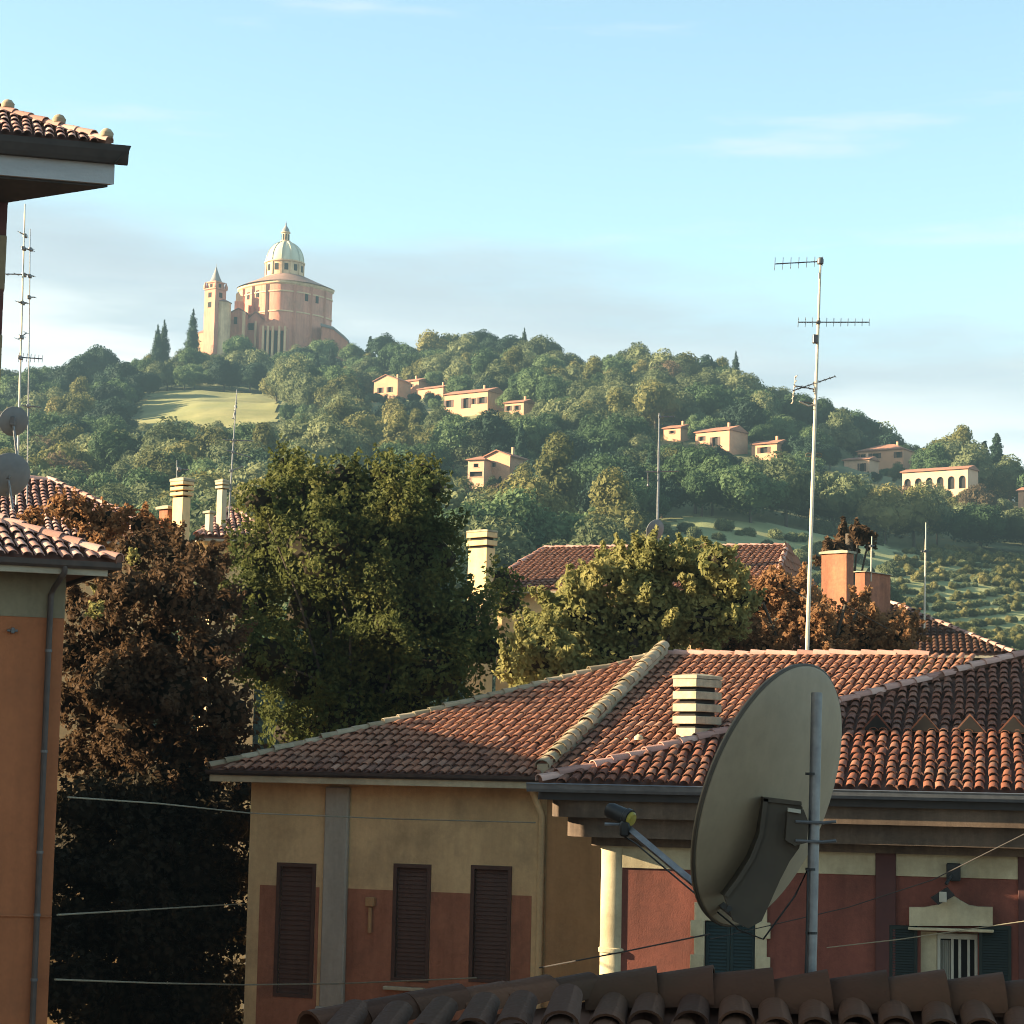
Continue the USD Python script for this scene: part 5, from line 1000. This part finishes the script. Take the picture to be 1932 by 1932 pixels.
# ------------------------------------------------------------------ town trees
def near_tree(name, label, category, px0, Y, clumps, leaf, n, size, seed, core=.56, limbs=10, part='crown', stem=1.0, sp=.70):
    rng = np.random.default_rng(seed); base = pix(px0, 1500, Y); base[2] = 0; f = Frame(base, 0); t = thing(name, label, category, f)
    ppm = FOCAL / Y; B = []; SP = []
    for c in clumps:
        px, py, r = c[:3]; dy = (c[3] if len(c) > 3 else rng.normal() * 1.1)
        p = f.local(pix(px, py, Y + dy)); R = r / ppm; B.append((p, np.array([R, R * 1.05, R * .92])))
        for q in range(int(4 + r / 5.5)):                                  # sprays of leaves stand out from the mass and leave dark gaps between
            d = rng.normal(size=3); d[1] -= .45; d[2] += .25; d /= np.linalg.norm(d); k_ = R * (.13 + .12 * rng.random()); g2 = d + np.array([0, 0, .55]) + rng.normal(size=3) * .3; g2 /= np.linalg.norm(g2); q0_ = p + d * R * (.70 + .25 * rng.random())
            for w_ in range(4): SP.append((q0_ + g2 * k_ * 1.15 * w_, k_ * (1.12 - .22 * w_)))
    a_, b_ = leaves_on(SP, int(n * sp), size, rng, .35, .2, .15, .62, 1.15), leaves_on(B, int(n * (1 - sp)), size * 1.1, rng, .2, .6, .1, .7)
    obj(part, cat([a_, b_]), LEAF[leaf], t)
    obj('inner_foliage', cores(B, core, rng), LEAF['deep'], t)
    hmin = min(b[0][2] for b in B); top = np.array([0, 0, max(4.0, hmin + 1.5)])
    if stem > .2: obj('trunk', tube([(0, 0, -.3), (.1, .05, top[2] * .5), top], np.array([.32, .25, .18]) * stem, 9), M['bark'], t, True)
    for b in [B[i] for i in rng.choice(len(B), min(limbs, len(B)), replace=False)]:
        m = (top + b[0]) / 2 + rng.normal(size=3) * .3; obj('limb', tube([top * np.array([1, 1, .8]), m, b[0]], np.array([.075, .05, .022]) * stem, 6), M['bark'], t, True)
    return t
near_tree('autumn_tree', 'large dark green tree with brown autumn tips behind the yellow house', 'tree', 660, 81,
          [(545, 885, 42), (640, 905, 50), (722, 900, 45), (800, 892, 38), (818, 925, 34), (490, 945, 45), (560, 950, 75), (660, 960, 80), (755, 960, 75), (610, 1030, 100), (740, 1040, 110), (815, 1050, 70), (500, 1050, 75), (945, 1095, 34),
           (470, 1135, 60), (600, 1150, 110), (750, 1160, 115), (865, 1170, 70), (960, 1140, 36), (500, 1240, 75), (575, 1280, 95), (700, 1290, 105), (825, 1265, 90), (915, 1225, 55), (640, 1370, 90), (780, 1345, 75), (560, 1390, 70)], 'big', 64000, .085, 201)
near_tree('yellow_green_tree', 'yellow green autumn tree behind the ridge of the yellow house', 'tree', 1190, 66.5,
          [(1090, 1115, 42), (1135, 1088, 36), (1190, 1078, 46), (1260, 1060, 40), (1325, 1078, 44), (1375, 1105, 36), (1300, 1048, 36), (1355, 1062, 36), (1225, 1048, 34), (1150, 1066, 32), (1400, 1135, 32), (1015, 1195, 42), (1095, 1165, 62), (1215, 1165, 85), (1325, 1165, 65), (1030, 1240, 62), (1140, 1250, 65), (1250, 1225, 55), (975, 1262, 36), (1000, 1290, 36), (1385, 1170, 30)], 'gold', 42000, .08, 202)
near_tree('russet_tree', 'russet orange tree in front of the brick chimney', 'tree', 1530, 72,
          [(1335, 1185, 46), (1375, 1150, 42), (1690, 1185, 40), (1620, 1165, 36), (1365, 1210, 55), (1425, 1135, 52), (1505, 1135, 50), (1580, 1205, 52), (1650, 1205, 48), (1470, 1100, 26), (1450, 1225, 62), (1555, 1250, 58), (1690, 1245, 42), (1335, 1240, 35), (1540, 1175, 40), (1700, 1200, 26)], 'russet', 32000, .07, 203)
near_tree('red_brown_tree', 'red brown autumn tree between the orange house and the dark green tree', 'tree', 300, 60.5,
          [(250, 1040, 40), (320, 1060, 55), (390, 1070, 40), (235, 1120, 55), (340, 1130, 70), (410, 1150, 45), (195, 1190, 40), (290, 1215, 85), (395, 1240, 60), (215, 1290, 65), (330, 1320, 85), (430, 1340, 55), (255, 1380, 70), (370, 1410, 70), (165, 1170, 34), (160, 1260, 45), (165, 1350, 50), (230, 1460, 65), (330, 1480, 75), (420, 1440, 55), (180, 1440, 55), (170, 1080, 26), (135, 1130, 30), (128, 1230, 35), (122, 1330, 35), (120, 1430, 42)], 'redbrown', 36000, .075, 204)
near_tree('shaded_tree', 'dark tree in deep shade filling the gap left of the yellow house', 'tree', 320, 59.0,
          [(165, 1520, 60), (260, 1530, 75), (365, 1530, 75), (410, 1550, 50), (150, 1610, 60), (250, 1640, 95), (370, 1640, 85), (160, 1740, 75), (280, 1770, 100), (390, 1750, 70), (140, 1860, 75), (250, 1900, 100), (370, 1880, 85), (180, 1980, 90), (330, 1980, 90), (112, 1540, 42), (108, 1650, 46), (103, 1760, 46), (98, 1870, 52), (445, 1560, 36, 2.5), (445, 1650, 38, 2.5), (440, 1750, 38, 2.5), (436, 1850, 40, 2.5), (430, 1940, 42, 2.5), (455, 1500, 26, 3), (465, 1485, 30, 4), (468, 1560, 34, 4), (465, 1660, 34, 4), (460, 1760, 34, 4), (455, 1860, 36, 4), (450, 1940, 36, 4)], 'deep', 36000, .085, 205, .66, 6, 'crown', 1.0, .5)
near_tree('creeper', 'russet creeper sprawling over the pale tiled roof behind the orange house', 'creeper', 200, 64.5,
          [(110, 960, 26, -.6), (150, 975, 32, -.6), (210, 985, 36, -.6), (260, 990, 30, -.6), (60, 985, 24, -.6), (300, 1010, 30, -.6), (180, 1020, 34, -.8)], 'russet', 3600, .07, 206, .55, 3, 'foliage', .15)
near_tree('pale_shrub', 'yellow leaved shrub beside the wall of the orange house', 'shrub', 190, 60.5,
          [(188, 1060, 14), (192, 1110, 18), (182, 1150, 14), (250, 1050, 13), (265, 1085, 16), (215, 1180, 16), (240, 1220, 18)], 'gold', 1500, .06, 207, .5, 3, 'crown', .12)
near_tree('plum_tree', 'dark purple brown tree top peeping behind the brick chimney', 'tree', 1600, 112,
          [(1575, 1040, 22), (1598, 1020, 24), (1622, 1008, 20), (1640, 1022, 14), (1560, 1062, 18)], 'redbrown', 2200, .13, 208)

# ------------------------------------------------------------------ aerials
def aerial(name, label, Y, foot, top, r, arms, m='mast', am='darkmetal'):
    """a mast with cross booms: arms = (px0, py0, px1, py1, element count, element half length in m)"""
    b, t_ = pix(*foot, Y), pix(*top, Y); f = Frame(b, 0); t = thing(name, label, 'antenna', f); p1 = f.local(t_)
    obj('mast', tube([(0, 0, -.4), p1 * .62, p1], [r, r * .85, r * .6], 8), M[m], t)
    for a in arms:
        x0, y0, x1, y1, n, hl = a[:6]; q0, q1 = f.local(pix(x0, y0, Y - .12)), f.local(pix(x1, y1, Y + .15)); d = (q1 - q0)
        bo = obj('boom', tube([q0, q1], .014 * Y / 60 + .003, 6), M[am], t)
        if n:
            s = np.array([-d[1], d[0], 0]) * 0 + (np.array([.25, .97, 0]) if (len(a) < 7 or not a[6]) else np.array([.05, .1, .99]))
            obj('elements', [tube([q0 + d * k / max(1, n - 1) - s * hl * (1.15 - .35 * k / n), q0 + d * k / max(1, n - 1) + s * hl * (1.15 - .35 * k / n)], .007 * Y / 60 + .002, 5) for k in range(n)], M[am], bo, kind='stuff')
        c = q0 + d * np.clip(((p1[0] * (q0[2] / p1[2])) - q0[0]) / (d[0] if abs(d[0]) > 1e-6 else 1), 0, 1)
        obj('clamp', cbox(c[0] - .05, c[0] + .05, c[1] - .04, c[1] + .16, c[2] - .05, c[2] + .05, .01), M[am], t)
    return t, f, p1
t, f, p1 = aerial('tv_antenna', 'tall antenna mast with several cross booms rising behind the satellite dish', 61.5, (1521, 1252), (1548, 492), .055,
       [(1462, 498, 1552, 493, 7, .16, 1), (1506, 608, 1640, 608, 11, .12, 1), (1496, 737, 1576, 710, 9, .20), (1508, 757, 1536, 762, 0, 0), (1500, 728, 1540, 735, 4, .22)])
obj('mast_head', lathe([(.03, -.12), (.085, -.08), (.09, .04), (.05, .09), (.01, .1)], 10, p1), M['darkmetal'], t, 40)
q = f.local(pix(1538, 640, 61.5)); obj('junction_box', cbox(q[0] - .07, q[0] + .07, q[1] - .1, q[1] + .05, q[2] - .12, q[2] + .12, .02), M['darkmetal'], t)
q = f.local(pix(1495, 735, 61.5)); obj('reflector', [tube([q + np.array([.02 * k, -.25, .14 * (k - 2.5)]), q + np.array([.02 * k, .25, .14 * (k - 2.5)])], .012, 5) for k in range(6)] + [tube([q + np.array([0, 0, -.38]), q + np.array([.08, 0, .38])], .012, 5)], M['mast'], t)
q0, q1 = f.local(pix(1508, 757, 61.4)), f.local(pix(1536, 764, 61.4)); obj('bracket', tube([q0, q0 * .4 + q1 * .6 + np.array([0, 0, -.06]), q1], .022, 6), M['mast'], t, True)
q = f.local(pix(1536, 858, 61.5)); obj('cable_loop', [tube([q + np.array([.22 * math.cos(k) * 1.0, .05, .05 * math.sin(2 * k)]) for k in np.linspace(0, 6.0, 16)], .012, 5)], M['cable'], t)
# the crowded mast at the left with a grey dish seen from behind
t, f, p1 = aerial('tv_antenna', 'thin antenna mast crowded with small aerials beside the tall house at the left', 64.0, (32, 925), (47, 385), .034,
       [(44, 468, 62, 473, 5, .14), (10, 517, 52, 518, 3, .16), (34, 570, 52, 572, 5, .16), (36, 674, 80, 677, 7, .12, 1), (34, 640, 50, 628, 3, .2), (37, 438, 50, 446, 4, .12)], 'mast', 'galv')
aerial('tv_antenna', 'second thin antenna mast close behind the crowded one at the left', 70.0, (52, 930), (57, 432), .022, [(50, 470, 62, 470, 4, .1), (53, 520, 64, 521, 4, .12), (54, 560, 66, 561, 3, .1), (42, 765, 76, 768, 5, .14)], 'galv', 'galv')
def far_dish(label, px_, py_, Y, R, ax, foot):
    p = pix(px_, py_, Y); f = Frame(p, 0); t = thing('satellite_dish', label, 'satellite dish', f); A = np.array(ax, float); A /= np.linalg.norm(A); a, b, _ = orient(A)
    Mx = np.stack([a, b, A], 1)
    pr = [(R * q, -.16 * R * 2 * (1 - q * q)) for q in np.linspace(.02, 1, 9)]; pr = pr + [(R, .02)] + [(r, z + .02) for r, z in pr[::-1]]
    obj('bowl', xf(lathe(pr, 26), Mx), M['greydish'], t, 40)
    q = f.local(pix(*foot, Y - .12)); obj('pole', tube([q, (q[0] * .4, -.14, q[2] * .35), (0, -.12, -.05)], .035, 7), M['galv'], t)
    obj('bracket', cbox(-.08, .08, -.20, -.05, -.14, .12, .02), M['darkmetal'], t)
    e = A * R * .9 + np.array([0, 0, -.1]); obj('feed_arm', tube([np.array([0, 0, -R * .9]), e], .014, 6), M['galv'], t); obj('feed', xf(lathe([(.01, -.05), (.05, -.05), (.05, .06), (.01, .07)], 10), Mx, e), M['black'], t)
far_dish('grey satellite dish seen from behind, upper of two on the left mast', 26, 795, 63.4, .42, (-.5, .8, .3), (33, 870))
far_dish('grey satellite dish seen from behind, lower of two on the left mast', 16, 896, 63.0, .62, (-.5, .8, .3), (24, 960))
far_dish('small grey satellite dish on the red tiled roof beside the yellow green tree', 1236, 1000, 96.5, .46, (-.55, .75, .35), (1226, 1040))
aerial('tv_antenna', 'pale antenna mast with two booms on the red tiled roof beyond the yellow green tree', 99.0, (1240, 1025), (1244, 780), .055, [(1220, 890, 1280, 889, 6, .2), (1243, 786, 1272, 786, 4, .15), (1222, 893, 1223, 915, 0, 0)], 'galv', 'galv')
aerial('tv_antenna', 'pale antenna mast with bent booms on the low tiled house left of the dark tree', 92.0, (432, 960), (447, 735), .035, [(424, 830, 476, 832, 5, .16), (440, 790, 446, 760, 3, .14), (430, 850, 470, 862, 4, .14), (436, 888, 458, 880, 2, .1)], 'galv', 'galv')
aerial('tv_antenna', 'bare thin pole on the tiled roof right of the brick chimney', 89.0, (1744, 1168), (1747, 986), .038, [(1738, 1040, 1756, 1040, 0, 0)])
aerial('tv_antenna', 'short bare pole standing on the square brick stack', 90.8, (1643, 1078), (1645, 1012), .032, [(1640, 1030, 1650, 1030, 0, 0)])
aerial('tv_antenna', 'slim antenna behind the yellow chimney at the left', 67.0, (333, 925), (334, 868), .02, [(326, 905, 350, 906, 4, .12), (338, 885, 356, 886, 3, .1)], 'galv', 'galv')

# ------------------------------------------------------------------ cables across the street
def cable(label, pts, m, r=.014, sag=.0):
    P = np.array([pix(*p) for p in pts]); out = []
    for a, b in zip(P[:-1], P[1:]):
        for k in range(8):
            t_ = k / 8; out.append(a * (1 - t_) + b * t_ + np.array([0, 0, -sag * 4 * t_ * (1 - t_)]))
    out.append(P[-1]); f = Frame(P[0], 0)
    p = obj('overhead_cable', tube(f.local(np.array(out)), r, 6), M[m]); x = UsdGeom.Xformable(p); x.AddTranslateOp().Set(Gf.Vec3d(*map(float, P[0])))
    tag(p, label, 'cable')
cable('upper pale cable from the orange house to the eaves of the yellow house', [(128, 1504, 40), (300, 1516, 46), (470, 1534, 53), (740, 1545, 54.5), (1010, 1552, 51.8)], 'cable', .016)
cable('middle pale cable ending at the left corner of the yellow house', [(108, 1726, 40), (280, 1716, 48), (461, 1705, 57)], 'cable', .017)
cable('lowest pale cable crossing the pilaster of the yellow house', [(104, 1848, 40), (300, 1855, 47), (460, 1858, 53), (640, 1856, 54.2), (900, 1845, 52)], 'cable', .018)
cable('dark cable in front of the corner column and teal shutters', [(1018, 1826, 46), (1180, 1795, 42.5), (1340, 1762, 42)], 'darkcable', .015)
cable('dark cable rising across the red wall right of the dish pole', [(1340, 1772, 42), (1600, 1712, 41), (1760, 1660, 40), (1960, 1560, 38)], 'darkcable', .010)
cable('pale cable crossing the dark green shutters of the pediment window', [(1560, 1788, 40), (1700, 1772, 39.6), (1960, 1734, 38.6)], 'cable', .010)

# ------------------------------------------------------------------ roof in the foreground
YF = 11.0
P0, P1 = pix(1118, 1872, YF), pix(1990, 1893, YF - .25)
FF = Frame([P0[0], P0[1], 0], math.degrees(math.atan2(-(P1[1] - P0[1]), P1[0] - P0[0]))); l0, l1 = FF.local(P0), FF.local(P1)
T = thing('foreground_roof', 'dark weathered clay tile roof with big ridge tiles along the bottom right', 'roof', FF)
FS = .34; sl = math.hypot(1, FS); dep = 3.2
zr = l0[2] - .04
lowl = FF.local(pix(600, 1962, YF - .9))
obj('roof_deck', [hull([(0, 0, zr), (l1[0], 0, l1[2] - .04), (0, -dep, zr - FS * dep), (l1[0], -dep, l1[2] - .04 - FS * dep), (0, dep, zr - FS * dep), (l1[0], dep, zr - FS * dep), (0, 0, zr - .1), (l1[0], 0, zr - .1)]),
                  hull([(0, 0, zr), (0, -dep, zr - FS * dep), (0, dep, zr - FS * dep), (lowl[0], lowl[1], lowl[2]), (lowl[0] - .3, -dep, lowl[2] - .5), (lowl[0] - .3, dep, lowl[2] - .6), (0, 0, zr - .3)])], M['deck'], T)
obj('gable_wall', box(-1.6, l1[0], -.5, dep - .4, 0, zr - FS * dep - .1), M['frieze'], T)
u = np.array([0, 1 / sl, FS / sl])
roof_tiles(T, FF, (0, -dep, zr - FS * dep + .02), (1, 0, 0), u, [(.02, 0), (l1[0], 0), (l1[0], dep * sl - .10), (.02, dep * sl - .10)], .185, .30, .082, M['tile_old'], 200, lambda x, y: True, 83, 8, .8)
hd_ = lowl - np.array([0, 0, zr]); 
e2 = np.array([1.0, 0, (zr - lowl[2]) / (0 - lowl[0])]); e2 /= np.linalg.norm(e2); dn = np.array([0, 1 / sl, FS / sl])
roof_tiles(T, FF, np.array([lowl[0], lowl[1] - 2.2, lowl[2] - FS * 2.2 + .03]), e2, dn, [(.05, 0), (abs(lowl[0]) * 1.05 - .05, 0), (abs(lowl[0]) * 1.05 - .05, 2.25 * sl), (.05, 2.2 * sl)], .185, .30, .082, M['tile_old'], 100, lambda x, y: True, 84, 8, .8)
rng = np.random.default_rng(85); L0 = .265; x = -.02; k = 0
while x < l1[0] - .1:
    z = zr + (l1[2] - l0[2]) * x / l1[0]
    obj('ridge_tile', half_tube(np.array([x + L0 * 1.25, .01 * rng.normal(), z + .015 + .008 * rng.normal()]), np.array([-1, .05 * rng.normal(), -.075 + .02 * rng.normal()]), (0, 0, 1), L0 * 1.28, .185 + .008 * rng.normal(), .150, 10, .016, math.pi * 1.02), M['tile_old'], T, 50); x += L0; k += 1
n = 6
for k in range(n):
    a = np.array([0, 0, zr]) + hd_ * (k + .0) / n; b = np.array([0, 0, zr]) + hd_ * (k + 1.15) / n
    obj('hip_tile', half_tube(b + np.array([0, 0, .03 + .008 * rng.normal()]), a - b + np.array([0, 0, .03]), (0, -.15, 1), np.linalg.norm(a - b), .115, .095, 9, .016), M['tile_old'], T, 50)

# ------------------------------------------------------------------ satellite dish on its pole
YD = 11.5; c0 = pix(1457, 1503, YD); FD = Frame(pix(1527, 1850, YD - .45), 0)
T = thing('satellite_dish', 'large beige satellite dish seen from behind on a steel pole in the foreground', 'satellite dish', FD)
tilt, ang = math.radians(18.3), math.radians(54)
Ax = math.sin(ang) * (-math.cos(tilt) * RT + math.sin(tilt) * UP) + math.cos(ang) * FW
Mj = math.sin(tilt) * RT + math.cos(tilt) * UP; Tn = np.cross(Ax, Mj)
Ra = 252 / FOCAL * YD; Rb = Ra * .93; dpth = .115
cl = FD.local(c0)
def bowl(rho, al, off=0.0): return cl + Mj * rho * math.cos(al) * Ra + Tn * rho * math.sin(al) * Rb - Ax * (dpth * (1 - rho * rho) + off)
rings, NA = [], 72
for rho, off in [(r, 0.0) for r in np.linspace(.02, 1, 14)] + [(1.012, -.004), (1.018, -.03), (1.002, -.032), (.985, -.012)] + [(r, -.008) for r in np.linspace(.97, .02, 10)]:
    rings.append([bowl(rho, a, off) for a in np.arange(NA) / NA * 2 * np.pi])
v = np.array(rings).reshape(-1, 3); f = []
for i in range(len(rings) - 1):
    for k in range(NA):
        a, b = i * NA + k, i * NA + (k + 1) % NA; f += [[a, b, b + NA], [a, b + NA, a + NA]]
obj('bowl', (v, np.array(f)[:, ::-1]), M['dish'], T, 50)
obj('rim', tube([bowl(1.012, a, -.014) for a in np.linspace(0, 2 * np.pi, 73)], .011, 6, False), M['dishbracket'], T, True)
pb, pt = FD.local(pix(1528, 1850, YD - .40)), FD.local(pix(1541, 1308, YD - .40))
pb[2] -= .25
obj('pole', [tube([pb, pt], .027, 16), tube([pt, pt + np.array([0, 0, .004])], .024, 16)], M['galv'], T, 40)
def plate(pts, Y0, th, m, name, parent):
    """a pressed steel piece: its outline at distance Y0, th thick"""
    a = [FD.local(pix(x, y, Y0)) for x, y in pts]; poly = [(q[0], q[2]) for q in a]; y0 = a[0][1]
    return obj(name, prism(poly, y0, y0 + th, 'y'), m, parent)
B_ = plate([(1441, 1506), (1500, 1512), (1514, 1522), (1516, 1560), (1508, 1600), (1490, 1625), (1472, 1660), (1452, 1705), (1437, 1738), (1412, 1752), (1384, 1738), (1366, 1690), (1392, 1655), (1415, 1618), (1432, 1575)], YD - .36, .05, M['dishbracket'], 'bracket', T)
plate([(1441, 1506), (1450, 1507), (1440, 1576), (1424, 1620), (1400, 1658), (1374, 1692), (1366, 1690), (1392, 1655), (1415, 1618), (1432, 1575)], YD - .375, .30, M['dishbracket'], 'bracket_flange', B_)
plate([(1440, 1503), (1512, 1512), (1513, 1520), (1441, 1512)], YD - .375, .26, M['dishbracket'], 'bracket_flange', B_)
plate([(1486, 1530), (1516, 1527), (1526, 1552), (1522, 1590), (1500, 1596), (1482, 1585)], YD - .43, .10, M['dishbracket'], 'pole_clamp', T)
for py in (1552, 1588):
    q = FD.local(pix(1535, py, YD - .40)); w = .035
    obj('clamp_bolt', [tube([q + np.array([-.09, -.035, .004]), q + np.array([w, -.035, 0]), q + np.array([w + .012, 0, 0]), q + np.array([w, .035, 0]), q + np.array([-.06, .035, 0])], .008, 6), tube([q + np.array([.03, -.035, 0]), q + np.array([.10, -.05, .008])], .008, 6)], M['darkmetal'], T)
q = FD.local(pix(1499, 1529, YD - .45)); obj('white_clip', hull([q + np.array([a, b, z]) for a, b, z in ((-.03, 0, -.006), (.03, 0, -.014), (-.03, 0, .012), (.03, 0, .004), (-.03, .03, -.006), (.03, .03, -.014), (-.03, .03, .012), (.03, .03, .004))]), M['whitepaint'], T)
q = FD.local(pix(1376, 1714, YD - .38)); obj('bolt_head', xf(lathe([(.001, -.012), (.014, -.012), (.014, .01), (.001, .01)], 8), np.array([[1, 0, 0], [0, 0, -1], [0, 1, 0.0]]), q), M['black'], B_)
ylnb = YD + .42
a0, a1 = FD.local(pix(1405, 1742, YD - .22)), FD.local(pix(1183, 1561, ylnb))
obj('feed_arm', tube([a0, a0 * .5 + a1 * .5 + np.array([0, 0, -.006]), a1], [.020, .021, .022], 4), M['galv'], T, 30)
q = FD.local(pix(1180, 1541, ylnb)); vw = -Ax
Mx = np.stack([*orient(vw)[:2], orient(vw)[2]], 1)
Lb = obj('converter', [xf(lathe([(.001, -.11), (.036, -.11), (.042, -.09), (.042, .0), (.048, .005), (.048, .03), (.001, .03)], 18), Mx, q), cbox(q[0] - .03, q[0] + .02, q[1] - .05, q[1] + .03, q[2] - .10, q[2] - .02, .01)], M['black'], T, 40)
obj('converter_cap', xf(lathe([(.038, .031), (.038, .040), (.030, .048), (.001, .050)], 20), Mx, q), M['yellowcap'], Lb, 40)
q2 = FD.local(pix(1152, 1555, ylnb)); obj('connector', tube([q2 + np.array([-.03, 0, 0]), q2 + np.array([.045, .0, 0])], .009, 8), M['galv'], Lb)

co = [FD.local(pix(x, y, yy)) for x, y, yy in ((1172, 1575, ylnb), (1200, 1592, ylnb - .06), (1290, 1668, YD + .12), (1395, 1755, YD - .22), (1440, 1772, YD - .36), (1500, 1690, YD - .40), (1524, 1640, YD - .43), (1522, 1760, YD - .43), (1519, 1850, YD - .43))]
obj('coax_cable', tube(co, .0045, 6), M['black'], T, True)
for a_, r_ in ((2.55, .42), (2.05, .50), (3.05, .62), (3.5, .62)):
    q = bowl(r_, a_, .006); obj('bowl_bolt', xf(lathe([(.001, 0), (.011, 0), (.011, .008), (.001, .009)], 8), Mx, q), M['galv'], T)
for py in (1460, 1640, 1760):
    q = FD.local(pix(1531, py, YD - .40)); obj('cable_tie', tube([q - np.array([0, 0, .006]), q + np.array([0, 0, .006])], .0295, 12), M['black'], T)

# ------------------------------------------------------------------ unseen house added to shade the foreground, just left of the frame
FN = Frame([-16.5, 4.0, 0], 0); T = thing('neighbour_house', 'unseen orange house added beyond the left edge to shade the foreground', 'house', FN)
obj('wall', box(0, 8.5, 0, 19, 0, 15.6), M['orange'], T)
obj('roof', hull([(-.6, -.6, 15.6), (9.0, -.6, 15.6), (-.6, 19.6, 15.6), (9.0, 19.6, 15.6), (-.6, -.6, 15.75), (9.0, -.6, 15.75), (4.2, 4, 17.2), (4.2, 15, 17.2)]), M['deck'], T)
for k in range(4):
    obj('window', box(8.46, 8.53, 2.2 + 4.4 * k, 3.2 + 4.4 * k, 11.6, 13.4), M['dark'], T)

# ------------------------------------------------------------------ air
HAZE = usdkit.material(stage, '/World/Looks/haze_air', {'v': ('principled_volume', {'color': (0.50, 0.80, 1.0), 'density': 0.00007, 'anisotropy': 0.0})}, [], volume='v.volume')
obj('haze', box(-2700, 2700, -2700, 2700, -3, 330), HAZE, kind='stuff', label='thin pale haze lying over the town and the hill', category='haze')
